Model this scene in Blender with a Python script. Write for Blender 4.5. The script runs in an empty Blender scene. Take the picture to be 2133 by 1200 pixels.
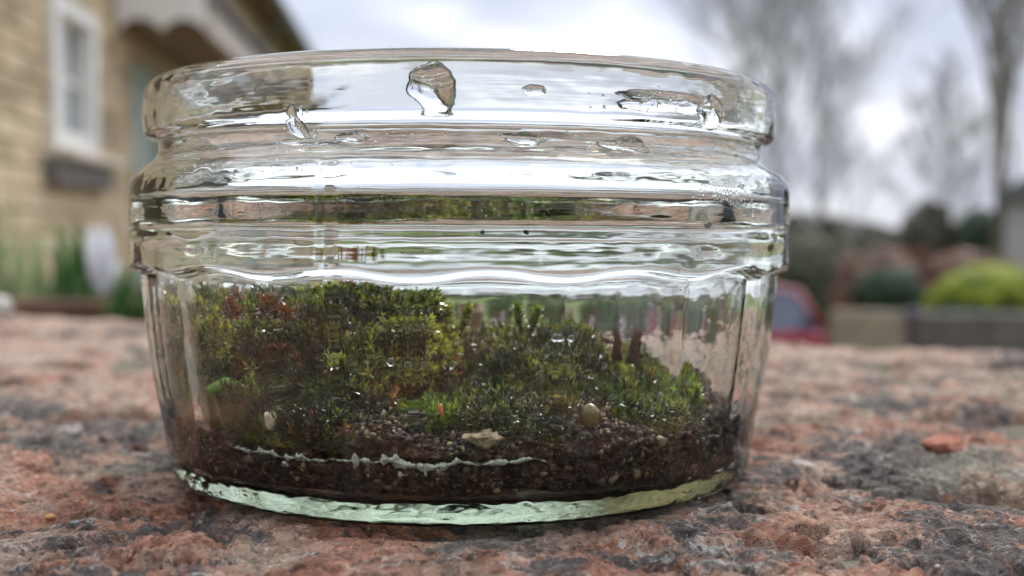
import bpy, math, random
import numpy as np
from mathutils import Vector, Matrix

random.seed(7)
rng = np.random.default_rng(7)
R = math.radians
S = bpy.context.scene
COL = S.collection

# ------------------------------------------------------------------ camera
F = 2400.0                                   # focal length in photograph pixels (2133 wide)
CAM = Vector((0.0, -0.200, 0.0394))
YAW, PITCH, ROLL = R(-2.45), R(-2.60), R(0.25)
cam_d = bpy.data.cameras.new('camera')
cam = bpy.data.objects.new('camera', cam_d); COL.objects.link(cam)
cam_d.sensor_width = 36.0
cam_d.lens = F / 2133.0 * 36.0
cam_d.clip_start = 0.005
cam_d.clip_end = 2000.0
CAM_ROT = Matrix.Rotation(YAW, 3, 'Z') @ Matrix.Rotation(R(90) + PITCH, 3, 'X') @ Matrix.Rotation(ROLL, 3, 'Z')
cam.matrix_world = Matrix.Translation(CAM) @ CAM_ROT.to_4x4()
cam_d.dof.use_dof = True
cam_d.dof.focus_distance = 0.155
cam_d.dof.aperture_fstop = 15.5
cam_d.dof.aperture_blades = 0
S.camera = cam

FWD = Vector((-math.sin(YAW), math.cos(YAW), 0)); RIGHT = Vector((math.cos(YAW), math.sin(YAW), 0))
def at(px, py, d):
    """world point that lies d metres in front of the camera (level distance) where the photograph shows (px, py)"""
    v = CAM_ROT @ Vector(((px - 1066.5) / F, (600 - py) / F, -1.0))
    return CAM + v * (d / v.dot(FWD))

# ------------------------------------------------------------------ world, sun, exposure
SUN_EL, SUN_AZ = R(52), R(18)                 # azimuth to the right of straight ahead (+y)
W = bpy.data.worlds.new('World'); S.world = W; W.use_nodes = True
wn, wl = W.node_tree.nodes, W.node_tree.links
wn.clear()
wo = wn.new('ShaderNodeOutputWorld'); bg = wn.new('ShaderNodeBackground'); bg.inputs[1].default_value = 0.10
sky = wn.new('ShaderNodeTexSky'); sky.sky_type = 'NISHITA'; sky.sun_disc = False
sky.sun_elevation = SUN_EL; sky.sun_rotation = SUN_AZ; sky.dust_density = 3.0
tc = wn.new('ShaderNodeTexCoord'); mp = wn.new('ShaderNodeMapping'); mp.inputs['Scale'].default_value = (1.6, 1.6, 3.4)
mp.inputs['Location'].default_value = (0.35, 0.2, 0.55)
n1 = wn.new('ShaderNodeTexNoise'); n1.inputs['Scale'].default_value = 2.1; n1.inputs['Detail'].default_value = 3.0
n1.inputs['Roughness'].default_value = 0.45
cr = wn.new('ShaderNodeValToRGB')
cr.color_ramp.elements[0].position = 0.40; cr.color_ramp.elements[0].color = (4.6, 5.0, 6.3, 1)
cr.color_ramp.elements[1].position = 0.64; cr.color_ramp.elements[1].color = (10.2, 10.5, 11.2, 1)
cr.color_ramp.interpolation = 'EASE'
mx = wn.new('ShaderNodeMix'); mx.data_type = 'RGBA'; mx.inputs[0].default_value = 0.92
# brightness that rises with height, as under any overcast sky
sx = wn.new('ShaderNodeSeparateXYZ'); mr = wn.new('ShaderNodeMapRange')
mr.inputs['From Min'].default_value = 0.0; mr.inputs['From Max'].default_value = 1.0
mr.inputs['To Min'].default_value = 0.60; mr.inputs['To Max'].default_value = 1.85
mul = wn.new('ShaderNodeMix'); mul.data_type = 'RGBA'; mul.blend_type = 'MULTIPLY'; mul.inputs[0].default_value = 1.0
wl.new(tc.outputs['Generated'], mp.inputs[0]); wl.new(mp.outputs[0], n1.inputs['Vector']); wl.new(n1.outputs[0], cr.inputs[0])
wl.new(tc.outputs['Generated'], sx.inputs[0]); wl.new(sx.outputs['Z'], mr.inputs['Value'])
wl.new(cr.outputs[0], mul.inputs[6]); wl.new(mr.outputs[0], mul.inputs[7])
wl.new(sky.outputs[0], mx.inputs[6]); wl.new(mul.outputs[2], mx.inputs[7]); wl.new(mx.outputs[2], bg.inputs[0]); wl.new(bg.outputs[0], wo.inputs[0])

sd = bpy.data.lights.new('sun', 'SUN'); sd.energy = 1.5; sd.angle = R(12); sd.color = (1.0, 0.96, 0.9)
sun = bpy.data.objects.new('sun', sd); COL.objects.link(sun)
to_sun = Vector((math.sin(SUN_AZ) * math.cos(SUN_EL), math.cos(SUN_AZ) * math.cos(SUN_EL), math.sin(SUN_EL)))
sun.rotation_euler = to_sun.to_track_quat('Z', 'Y').to_euler(); sun.location = (0, 0, 5)

S.view_settings.view_transform = 'Standard'; S.view_settings.look = 'None'
S.view_settings.exposure = 0.74; S.view_settings.gamma = 1.0; S.view_settings.use_curve_mapping = False
S.render.engine = 'CYCLES'
cy = S.cycles
cy.max_bounces = 22; cy.transmission_bounces = 20; cy.glossy_bounces = 8; cy.diffuse_bounces = 3
cy.transparent_max_bounces = 8; cy.caustics_reflective = True; cy.caustics_refractive = True
cy.sample_clamp_indirect = 5.0; cy.blur_glossy = 0.2; cy.use_denoising = True

# ------------------------------------------------------------------ helpers
def tag(o, label=None, cat=None, group=None, kind=None):
    if label: o['label'] = label
    if cat: o['category'] = cat
    if group: o['group'] = group
    if kind: o['kind'] = kind
    return o

def empty(name, loc=(0, 0, 0), rz=0.0):
    o = bpy.data.objects.new(name, None); COL.objects.link(o); o.empty_display_size = 0.05
    o.location = loc; o.rotation_euler = (0, 0, rz); return o

def obj(name, v, f, mat, parent=None, smooth=True, world=False, attrs=None):
    """v: (n,3), f: (m,k) with k 3 or 4, or a list of faces -> ONE mesh object.  world=True: v is given in world space"""
    me = bpy.data.meshes.new(name)
    v = np.asarray(v, dtype=np.float64)
    if isinstance(f, np.ndarray):
        k = f.shape[1]
        me.vertices.add(len(v)); me.vertices.foreach_set('co', v.astype(np.float32).ravel())
        me.loops.add(f.size); me.loops.foreach_set('vertex_index', f.astype(np.int32).ravel())
        me.polygons.add(len(f)); me.polygons.foreach_set('loop_start', np.arange(0, f.size, k, dtype=np.int32))
        me.polygons.foreach_set('loop_total', np.full(len(f), k, dtype=np.int32))
        me.update(calc_edges=True)
    else:
        me.from_pydata([tuple(p) for p in v], [], [tuple(q) for q in f])
    me.validate()
    if smooth: me.polygons.foreach_set('use_smooth', np.ones(len(me.polygons), dtype=bool))
    for an, av in (attrs or {}).items():
        a = me.attributes.new(an, 'FLOAT', 'POINT'); a.data.foreach_set('value', np.asarray(av, dtype=np.float32))
    me.materials.append(mat)
    o = bpy.data.objects.new(name, me); COL.objects.link(o)
    if parent is not None:
        o.parent = parent
        if world:
            bpy.context.view_layer.update()
            o.matrix_parent_inverse = parent.matrix_world.inverted()
    return o

class MB:
    def __init__(s): s.v = []; s.f = []
    def add(s, v, f):
        b = len(s.v); s.v += [tuple(p) for p in v]; s.f += [tuple(i + b for i in q) for q in f]; return s
    def box(s, a, b, M=None, bev=0.0):
        x0, y0, z0 = a; x1, y1, z1 = b
        if bev > 0:
            vs = []
            fs = []
            e = bev
            # bevelled box: 24 vertices
            xs, ys, zs = (x0, x1), (y0, y1), (z0, z1)
            idx = {}
            for i in (0, 1):
                for j in (0, 1):
                    for k in (0, 1):
                        dx, dy, dz = (e if i == 0 else -e), (e if j == 0 else -e), (e if k == 0 else -e)
                        for ax, p in ((0, (xs[i], ys[j] + dy, zs[k] + dz)), (1, (xs[i] + dx, ys[j], zs[k] + dz)), (2, (xs[i] + dx, ys[j] + dy, zs[k]))):
                            idx[(i, j, k, ax)] = len(vs); vs.append(p)
            for ax in range(3):
                for sgn in (0, 1):
                    q = []
                    for (u, w) in ((0, 0), (1, 0), (1, 1), (0, 1)):
                        c = [0, 0, 0]; o = [a_ for a_ in range(3) if a_ != ax]; c[ax] = sgn; c[o[0]] = u; c[o[1]] = w
                        q.append(idx[(*c, ax)])
                    fs.append(q)
            for ax in range(3):
                o = [a_ for a_ in range(3) if a_ != ax]
                for u in (0, 1):
                    for w in (0, 1):
                        c0 = [0, 0, 0]; c1 = [0, 0, 0]; c0[o[0]] = c1[o[0]] = u; c0[o[1]] = c1[o[1]] = w; c0[ax] = 0; c1[ax] = 1
                        fs.append([idx[(*c0, o[0])], idx[(*c1, o[0])], idx[(*c1, o[1])], idx[(*c0, o[1])]])
            for i in (0, 1):
                for j in (0, 1):
                    for k in (0, 1):
                        fs.append([idx[(i, j, k, 0)], idx[(i, j, k, 1)], idx[(i, j, k, 2)]])
        else:
            vs = [(x, y, z) for z in (z0, z1) for (x, y) in ((x0, y0), (x1, y0), (x1, y1), (x0, y1))]
            fs = [(0, 3, 2, 1), (4, 5, 6, 7), (0, 1, 5, 4), (1, 2, 6, 5), (2, 3, 7, 6), (3, 0, 4, 7)]
        if M is not None: vs = [M @ Vector(p) for p in vs]
        return s.add(vs, fs)
    def tube(s, pts, rad, n=6, cap=True):
        pts = [Vector(p) for p in pts]
        if not hasattr(rad, '__len__'): rad = [rad] * len(pts)
        vs, fs = [], []
        t0 = (pts[1] - pts[0]).normalized()
        up = Vector((0, 0, 1)) if abs(t0.z) < 0.9 else Vector((1, 0, 0))
        a = t0.cross(up).normalized()
        for i, p in enumerate(pts):
            t = (pts[min(i + 1, len(pts) - 1)] - pts[max(i - 1, 0)]).normalized()
            a = (a - t * a.dot(t)).normalized(); b = t.cross(a)
            for k in range(n):
                q = 2 * math.pi * k / n
                vs.append(p + (a * math.cos(q) + b * math.sin(q)) * rad[i])
        for i in range(len(pts) - 1):
            for k in range(n):
                k2 = (k + 1) % n
                fs.append((i * n + k, i * n + k2, (i + 1) * n + k2, (i + 1) * n + k))
        if cap:
            fs.append(tuple(range(n - 1, -1, -1))); fs.append(tuple((len(pts) - 1) * n + k for k in range(n)))
        return s.add(vs, fs)
    def lathe(s, prof, n=16, M=None):
        vs, fs = [], []
        for (r, z) in prof:
            for k in range(n):
                q = 2 * math.pi * k / n; vs.append(Vector((r * math.cos(q), r * math.sin(q), z)))
        if M is not None: vs = [M @ p for p in vs]
        for i in range(len(prof) - 1):
            for k in range(n):
                k2 = (k + 1) % n; fs.append((i * n + k, i * n + k2, (i + 1) * n + k2, (i + 1) * n + k))
        return s.add(vs, fs)
    def prism(s, poly, a, b, M=None):
        """polygon in (x,z) extruded along y from a to b"""
        n = len(poly)
        vs = [Vector((x, a, z)) for x, z in poly] + [Vector((x, b, z)) for x, z in poly]
        if M is not None: vs = [M @ p for p in vs]
        fs = [tuple(range(n)), tuple(range(2 * n - 1, n - 1, -1))] + [(i, i + n, (i + 1) % n + n, (i + 1) % n) for i in range(n)]
        return s.add(vs, fs)
    def build(s, name, mat, parent=None, smooth=False, world=False):
        o = obj(name, s.v, s.f, mat, parent, smooth, world)
        return o

# numpy value noise -------------------------------------------------
def _hash(i, j, k):
    h = (i.astype(np.int64) * 374761393 + j.astype(np.int64) * 668265263 + k.astype(np.int64) * 2147483647 + 1274126177) & 0xFFFFFFFF
    h = ((h ^ (h >> 13)) * 1274126177) & 0xFFFFFFFF
    h = ((h ^ (h >> 16)) * 2246822519) & 0xFFFFFFFF
    return ((h ^ (h >> 15)) & 0xFFFFFF) / float(0xFFFFFF)
def vnoise(p):
    i = np.floor(p).astype(np.int64); f = p - i; f = f * f * (3 - 2 * f)
    r = 0
    for a in (0, 1):
        for b in (0, 1):
            for c in (0, 1):
                w = (f[:, 0] if a else 1 - f[:, 0]) * (f[:, 1] if b else 1 - f[:, 1]) * (f[:, 2] if c else 1 - f[:, 2])
                r = r + w * _hash(i[:, 0] + a, i[:, 1] + b, i[:, 2] + c)
    return r * 2 - 1
def fbm(p, octv=4, gain=0.5):
    p = np.asarray(p, dtype=np.float64); r = 0; a = 1.0; t = 0
    for o in range(octv):
        r = r + a * vnoise(p + o * 17.31); t += a; a *= gain; p = p * 2.03
    return r / t
def norm(v): return v / np.maximum(np.linalg.norm(v, axis=-1, keepdims=True), 1e-12)

# ------------------------------------------------------------------ materials
def mat(name):
    m = bpy.data.materials.new(name); m.use_nodes = True
    nt = m.node_tree; nt.nodes.clear()
    out = nt.nodes.new('ShaderNodeOutputMaterial')
    return m, nt, out
def bsdf(nt, out, col=(0.5, 0.5, 0.5), rough=0.6, spec=0.5, **kw):
    b = nt.nodes.new('ShaderNodeBsdfPrincipled')
    b.inputs['Base Color'].default_value = (*col, 1); b.inputs['Roughness'].default_value = rough
    b.inputs['Specular IOR Level'].default_value = spec
    for k, v in kw.items(): b.inputs[k].default_value = v
    nt.links.new(b.outputs[0], out.inputs[0]); return b
def coords(nt, scale=(1, 1, 1), loc=(0, 0, 0), kind='Object'):
    t = nt.nodes.new('ShaderNodeTexCoord'); m = nt.nodes.new('ShaderNodeMapping')
    m.inputs['Scale'].default_value = scale; m.inputs['Location'].default_value = loc
    nt.links.new(t.outputs[kind], m.inputs[0]); return m.outputs[0]
def noise(nt, vec, scale, detail=4, rough=0.6, dist=0.0):
    n = nt.nodes.new('ShaderNodeTexNoise'); n.inputs['Scale'].default_value = scale; n.inputs['Detail'].default_value = detail
    n.inputs['Roughness'].default_value = rough; n.inputs['Distortion'].default_value = dist
    nt.links.new(vec, n.inputs['Vector']); return n.outputs[0]
def ramp(nt, fac, stops, interp='LINEAR'):
    r = nt.nodes.new('ShaderNodeValToRGB'); r.color_ramp.interpolation = interp
    el = r.color_ramp.elements
    while len(el) < len(stops): el.new(0.5)
    for e, (p, c) in zip(el, stops):
        e.position = p; e.color = (*c, 1) if hasattr(c, '__len__') else (c, c, c, 1)
    nt.links.new(fac, r.inputs[0]); return r.outputs[0]
def mixc(nt, fac, a, b, blend='MIX'):
    m = nt.nodes.new('ShaderNodeMix'); m.data_type = 'RGBA'; m.blend_type = blend
    for s_, v in ((0, fac), (6, a), (7, b)):
        if isinstance(v, bpy.types.NodeSocket): nt.links.new(v, m.inputs[s_])
        elif hasattr(v, '__len__'): m.inputs[s_].default_value = (*v, 1)
        else: m.inputs[s_].default_value = v
    return m.outputs[2]
def bump(nt, b, h, dist=0.001, strength=1.0):
    n = nt.nodes.new('ShaderNodeBump'); n.inputs['Distance'].default_value = dist; n.inputs['Strength'].default_value = strength
    nt.links.new(h, n.inputs['Height']); nt.links.new(n.outputs[0], b.inputs['Normal']); return n

def simple(name, col, rough=0.6, var=0.25, scale=8.0, spec=0.4, bmp=0.0, **kw):
    m, nt, out = mat(name); b = bsdf(nt, out, col, rough, spec, **kw)
    v = coords(nt)
    n = noise(nt, v, scale, 5, 0.6)
    dark = tuple(c * (1 - var) for c in col); light = tuple(min(1, c * (1 + var)) for c in col)
    nt.links.new(ramp(nt, n, [(0.3, dark), (0.7, light)]), b.inputs['Base Color'])
    if bmp: bump(nt, b, noise(nt, v, scale * 6, 4, 0.7), bmp, 0.7)
    return m

def glass_mat():
    m, nt, out = mat('clear_glass')
    g = nt.nodes.new('ShaderNodeBsdfGlass'); g.inputs['Color'].default_value = (0.985, 0.992, 0.985, 1)
    g.inputs['Roughness'].default_value = 0.0; g.inputs['IOR'].default_value = 1.5
    v = coords(nt, (26, 26, 330)); a = noise(nt, v, 1.0, 3, 0.55)
    v2 = coords(nt, (150, 150, 210)); a2 = noise(nt, v2, 1.0, 2, 0.5)
    ad = nt.nodes.new('ShaderNodeMath'); ad.operation = 'MULTIPLY_ADD'; ad.inputs[1].default_value = 0.45
    nt.links.new(a2, ad.inputs[0]); nt.links.new(a, ad.inputs[2])
    bp = nt.nodes.new('ShaderNodeBump'); bp.inputs['Strength'].default_value = 1.0
    tcz = nt.nodes.new('ShaderNodeTexCoord'); sz = nt.nodes.new('ShaderNodeSeparateXYZ'); mz = nt.nodes.new('ShaderNodeMapRange')
    nt.links.new(tcz.outputs['Object'], sz.inputs[0]); nt.links.new(sz.outputs['Z'], mz.inputs['Value'])
    mz.inputs['From Min'].default_value = .033; mz.inputs['From Max'].default_value = .037; mz.inputs['To Min'].default_value = .000022; mz.inputs['To Max'].default_value = .00009
    nt.links.new(mz.outputs[0], bp.inputs['Distance'])
    nt.links.new(ad.outputs[0], bp.inputs['Height']); nt.links.new(bp.outputs[0], g.inputs['Normal'])
    va = nt.nodes.new('ShaderNodeVolumeAbsorption'); va.inputs['Color'].default_value = (0.80, 0.88, 0.66, 1); va.inputs['Density'].default_value = 17.0
    nt.links.new(g.outputs[0], out.inputs['Surface']); nt.links.new(va.outputs[0], out.inputs['Volume'])
    return m
def water_mat():
    m, nt, out = mat('water_drop')
    g = nt.nodes.new('ShaderNodeBsdfGlass'); g.inputs['Roughness'].default_value = 0.0; g.inputs['IOR'].default_value = 1.33
    nt.links.new(g.outputs[0], out.inputs[0]); return m

def brick_mat(nm='weathered_brick', dust=0.0):
    m, nt, out = mat(nm); b = bsdf(nt, out, rough=0.78, spec=0.35)
    t = nt.nodes.new('ShaderNodeNewGeometry'); mp_ = nt.nodes.new('ShaderNodeMapping'); nt.links.new(t.outputs['Position'], mp_.inputs[0]); v = mp_.outputs[0]
    n1 = noise(nt, v, 120, 9, 0.70, 0.7)
    base = ramp(nt, n1, [(0.32, (0.17, 0.080, 0.055)), (0.43, (0.38, 0.165, 0.10)), (0.55, (0.60, 0.275, 0.17)), (0.68, (0.72, 0.49, 0.36))])
    # pale dusty wear
    n2 = noise(nt, v, 46, 9, 0.74, 0.5)
    c = mixc(nt, ramp(nt, n2, [(0.46 - dust, 0.0), (0.61 - dust, 0.78)]), base, (0.64, 0.50, 0.38))
    # black-grey crust in patches with ragged edges
    n3 = noise(nt, v, 62, 12, 0.82, 1.0)
    n3b = noise(nt, v, 20, 4, 0.6, 0.3)
    ma = nt.nodes.new('ShaderNodeMath'); ma.operation = 'MULTIPLY_ADD'; ma.inputs[1].default_value = 0.80
    nt.links.new(n3b, ma.inputs[0]); nt.links.new(n3, ma.inputs[2])
    c = mixc(nt, ramp(nt, ma.outputs[0], [(0.905 + dust * .35, 0.0), (0.935 + dust * .35, 0.94)]), c, ramp(nt, noise(nt, v, 900, 3, 0.6), [(0.3, (0.055, 0.05, 0.05)), (0.7, (0.21, 0.185, 0.17))]))
    # yellow-grey lichen
    n5 = noise(nt, v, 17, 8, 0.75, 0.4)
    c = mixc(nt, ramp(nt, n5, [(0.52, 0.0), (0.62, 0.7)]), c, ramp(nt, noise(nt, v, 300, 5, .7), [(.35, (0.24, 0.22, 0.16)), (.65, (0.54, 0.49, 0.37))]))
    # whitish salts
    n4 = noise(nt, v, 110, 9, 0.78, 1.0)
    c = mixc(nt, ramp(nt, n4, [(0.585, 0.0), (0.62, 0.9)]), c, (0.74, 0.69, 0.63))
    # fine dark specks
    n6 = noise(nt, v, 1500, 4, 0.7)
    c = mixc(nt, ramp(nt, n6, [(0.33, 0.7), (0.42, 0.0)]), c, (0.06, 0.045, 0.04))
    c = mixc(nt, ramp(nt, noise(nt, v, 620, 5, 0.75, .6), [(0.60, 0.0), (0.66, 0.75)]), c, (0.72, 0.62, 0.53))
    c = mixc(nt, ramp(nt, noise(nt, v, 420, 6, 0.78, .8), [(0.58, 0.0), (0.63, 0.85)]), c, (0.075, 0.055, 0.05))
    vo = nt.nodes.new('ShaderNodeTexVoronoi'); vo.inputs['Scale'].default_value = 1100; nt.links.new(v, vo.inputs['Vector'])
    sp = nt.nodes.new('ShaderNodeSeparateColor'); nt.links.new(vo.outputs['Color'], sp.inputs[0])
    c = mixc(nt, 1.0, c, ramp(nt, sp.outputs[0], [(0.0, 0.50), (0.25, 0.85), (0.8, 1.05), (1.0, 1.30)]), 'MULTIPLY')
    nt.links.new(c, b.inputs['Base Color'])
    h = nt.nodes.new('ShaderNodeMath'); h.operation = 'MULTIPLY_ADD'; h.inputs[1].default_value = 0.55
    nt.links.new(noise(nt, v, 1300, 5, 0.7), h.inputs[0]); nt.links.new(noise(nt, v, 330, 7, 0.72), h.inputs[2])
    bump(nt, b, h.outputs[0], 0.0030, 1.0)
    return m
def mortar_mat():
    m, nt, out = mat('mortar'); b = bsdf(nt, out, rough=0.95, spec=0.2); v = coords(nt)
    c = ramp(nt, noise(nt, v, 90, 8, 0.7), [(0.3, (0.11, 0.10, 0.085)), (0.55, (0.30, 0.27, 0.21)), (0.75, (0.46, 0.41, 0.33))])
    c = mixc(nt, ramp(nt, noise(nt, v, 30, 5, 0.7), [(0.5, 0.0), (0.62, 0.6)]), c, (0.16, 0.15, 0.08))
    nt.links.new(c, b.inputs['Base Color']); bump(nt, b, noise(nt, v, 500, 6, 0.75), 0.003); return m

def moss_mat(name, stops, transl=0.35):
    m, nt, out = mat(name)
    b = nt.nodes.new('ShaderNodeBsdfPrincipled'); b.inputs['Roughness'].default_value = 0.20; b.inputs['Specular IOR Level'].default_value = 0.6
    at_ = nt.nodes.new('ShaderNodeAttribute'); at_.attribute_name = 'tint'
    c = ramp(nt, at_.outputs['Fac'], stops)
    tr = nt.nodes.new('ShaderNodeBsdfTranslucent'); ms = nt.nodes.new('ShaderNodeMixShader'); ms.inputs[0].default_value = transl
    c2 = mixc(nt, 1.0, c, (1.35, 1.4, 0.75), 'MULTIPLY')
    nt.links.new(c, b.inputs['Base Color']); nt.links.new(c2, tr.inputs[0])
    nt.links.new(b.outputs[0], ms.inputs[1]); nt.links.new(tr.outputs[0], ms.inputs[2]); nt.links.new(ms.outputs[0], out.inputs[0])
    return m
def soil_mat():
    m, nt, out = mat('wet_soil'); b = bsdf(nt, out, rough=0.9, spec=0.12); v = coords(nt)
    c = ramp(nt, noise(nt, v, 900, 6, 0.75), [(0.38, (0.008, 0.005, 0.004)), (0.50, (0.036, 0.021, 0.013)), (0.58, (0.13, 0.085, 0.050)), (0.68, (0.34, 0.25, 0.14))])
    nt.links.new(c, b.inputs['Base Color']); bump(nt, b, noise(nt, v, 1400, 6, 0.75), 0.0008); return m
def leaf_mat(name, c0, c1, c2, transl=0.3, scale=2.0):
    m, nt, out = mat(name)
    b = nt.nodes.new('ShaderNodeBsdfPrincipled'); b.inputs['Roughness'].default_value = 0.5
    c = ramp(nt, noise(nt, coords(nt), scale, 4, 0.6), [(0.3, c0), (0.5, c1), (0.7, c2)])
    tr = nt.nodes.new('ShaderNodeBsdfTranslucent'); ms = nt.nodes.new('ShaderNodeMixShader'); ms.inputs[0].default_value = transl
    nt.links.new(c, b.inputs['Base Color']); nt.links.new(c, tr.inputs[0])
    nt.links.new(b.outputs[0], ms.inputs[1]); nt.links.new(tr.outputs[0], ms.inputs[2]); nt.links.new(ms.outputs[0], out.inputs[0])
    return m
def stone_mat():
    m, nt, out = mat('buff_stone'); b = bsdf(nt, out, rough=0.9, spec=0.2); v = coords(nt)
    oi = nt.nodes.new('ShaderNodeObjectInfo')
    c = ramp(nt, noise(nt, v, 4.0, 5, 0.6), [(0.3, (0.32, 0.25, 0.16)), (0.5, (0.48, 0.385, 0.26)), (0.7, (0.62, 0.52, 0.38))])
    c = mixc(nt, 0.55, c, ramp(nt, oi.outputs['Random'], [(0.0, (0.26, 0.20, 0.135)), (0.5, (0.56, 0.42, 0.25)), (1.0, (0.78, 0.64, 0.43))]))
    nt.links.new(c, b.inputs['Base Color']); bump(nt, b, noise(nt, v, 30, 5, 0.7), 0.01); return m

M_GLASS = glass_mat(); M_WATER = water_mat(); M_BRICK = brick_mat(); M_BRICK_PALE = brick_mat('dusty_brick', .09); M_MORTAR = mortar_mat(); M_SOIL = soil_mat()
M_MOSS = moss_mat('moss_olive', [(0.0, (0.012, 0.018, 0.003)), (0.3, (0.062, 0.078, 0.008)), (0.60, (0.25, 0.27, 0.025)), (0.87, (0.62, 0.60, 0.14)), (0.90, (0.16, 0.06, 0.02)), (1.0, (0.26, 0.08, 0.03))])
M_MOSS_BRIGHT = moss_mat('moss_bright', [(0.0, (0.020, 0.040, 0.006)), (0.5, (0.12, 0.20, 0.018)), (0.9, (0.42, 0.52, 0.08)), (1.0, (0.33, 0.30, 0.10))], 0.4)
M_MOSS_DARK = moss_mat('moss_dark', [(0.0, (0.010, 0.018, 0.004)), (0.4, (0.042, 0.060, 0.010)), (0.7, (0.15, 0.17, 0.025)), (0.87, (0.40, 0.42, 0.10)), (0.90, (0.08, 0.04, 0.02)), (1.0, (0.12, 0.05, 0.02))], 0.3)
M_CUSHION = simple('moss_cushion', (0.016, 0.013, 0.006), 0.9, 0.5, 400.0, bmp=0.001)
M_ROOT = simple('root_fibre', (0.085, 0.035, 0.018), 0.7, 0.4, 600.0)
M_STONE = stone_mat()
M_PAINT = simple('white_painted_wood', (0.74, 0.72, 0.68), 0.5, 0.05, 6.0)
M_SILL = simple('pale_stone_sill', (0.56, 0.50, 0.42), 0.8, 0.12, 8.0, bmp=0.003)
M_DARKSTONE = simple('dark_grey_stone', (0.13, 0.12, 0.11), 0.85, 0.3, 9.0, bmp=0.004)
M_PANE = simple('window_glass', (0.10, 0.13, 0.15), 0.06, 0.3, 3.0, 0.8)
M_DOOR = simple('grey_green_paint', (0.30, 0.35, 0.30), 0.45, 0.08, 6.0)
M_BROWN = simple('brown_soffit_wood', (0.14, 0.085, 0.045), 0.7, 0.3, 5.0, bmp=0.002)
M_TAUPE = simple('taupe_painted_board', (0.46, 0.40, 0.34), 0.6, 0.08, 5.0)
M_ROOF = simple('slate_roof', (0.10, 0.10, 0.11), 0.7, 0.3, 3.0, bmp=0.01)
M_PIPE = simple('grey_pipe', (0.12, 0.12, 0.13), 0.4, 0.1, 5.0)
M_BARK = simple('bare_bark', (0.30, 0.28, 0.25), 0.9, 0.3, 4.0, bmp=0.01)
M_BARK2 = simple('dark_bark', (0.12, 0.10, 0.070), 0.9, 0.3, 4.0, bmp=0.01)
M_TWIG = simple('grey_twigs', (0.46, 0.45, 0.46), 0.9, 0.2, 2.0)

# ================================================================== SETTING: ground
GZ = -1.86                                     # ground level (the brick wall stands 1.86 m high on this side)
def ground_mat():
    m, nt, out = mat('rough_grass_ground'); b = bsdf(nt, out, rough=0.95, spec=0.1); v = coords(nt)
    c = ramp(nt, noise(nt, v, 0.35, 6, 0.65), [(0.3, (0.055, 0.085, 0.025)), (0.5, (0.10, 0.13, 0.04)), (0.7, (0.17, 0.16, 0.075))])
    nt.links.new(c, b.inputs['Base Color']); bump(nt, b, noise(nt, v, 12, 5, 0.7), 0.03); return m
n = 70
gx = np.linspace(-1, 1, n); gx = np.sign(gx) * np.abs(gx) ** 3 * 400
X, Y = np.meshgrid(gx, gx, indexing='ij')
Zg = GZ + fbm(np.stack([X.ravel() * .05, Y.ravel() * .05, 0 * X.ravel()], 1), 3) * np.clip(np.hypot(X.ravel(), Y.ravel()) / 60 - .5, 0, 3)
idx = np.arange(n * n).reshape(n, n)
gf = np.stack([idx[:-1, :-1].ravel(), idx[1:, :-1].ravel(), idx[1:, 1:].ravel(), idx[:-1, 1:].ravel()], 1)
tag(obj('ground', np.stack([X.ravel(), Y.ravel(), Zg], 1), gf, ground_mat()), kind='structure')
def strip(name, pts, z, m):
    v = [(x, y, z) for x, y in pts]; o = obj(name, v, [tuple(range(len(v)))], m, smooth=False); return tag(o, kind='structure')
strip('driveway', [(-1.6, 1.4), (9, 4), (14, 9.4), (3, 15.5), (-1.4, 12)], GZ + 0.02, simple('gravel_drive', (0.34, 0.30, 0.25), 0.95, 0.25, 14, bmp=0.01))
strip('terrace_floor', [(-1.55, 0.62), (-0.1, 0.72), (-0.1, 1.5), (-1.55, 1.5)], GZ + 0.03, simple('paving', (0.30, 0.28, 0.24), 0.9, 0.2, 6))

# ================================================================== stone house on the left
WX0 = -2.0
TH = math.atan2(-0.0775, 1.0)                 # the front wall runs slightly leftwards of the line of sight
hs = empty('stone_house', CAM + RIGHT * WX0 + Vector((0, 0, GZ - CAM.z)))
hs.rotation_euler = (0, 0, YAW - TH)
# local frame: +y runs along the front wall away from the camera, +x comes out of the wall, z up from the ground
EZ = CAM.z - GZ                                # height of the eye above the ground
tag(hs, 'buff stone house along the left edge with white window and door canopy', 'house')
WIN = (6.20, 7.02, 0.46 + EZ, 1.30 + EZ); DOOR = (7.95, 8.95, 0.0, 1.17 + EZ)
# wall core (mortar face) with openings left out
wc = MB()
L0, L1, HT = 3.0, 19.0, EZ + 2.62
def core(y0, y1, z0, z1): wc.box((-0.34, y0, z0), (-0.012, y1, z1))
core(L0, WIN[0], 0, HT); core(WIN[0], WIN[1], 0, WIN[2]); core(WIN[0], WIN[1], WIN[3], HT); core(WIN[1], DOOR[0], 0, HT)
core(DOOR[0], DOOR[1], DOOR[3], HT); core(DOOR[1], L1, 0, HT)
wall = wc.build('wall', simple('wall_mortar', (0.36, 0.30, 0.21), 0.95, 0.15, 12), hs)
wb = MB(); wb.box((-5.5, L0, 0), (-5.2, L1, HT)); wb.box((-5.2, L0, 0), (-0.34, L0 + .3, HT)); wb.box((-5.2, L1 - .3, 0), (-0.34, L1, HT)); wb.build('wall', M_STONE, hs)
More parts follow.
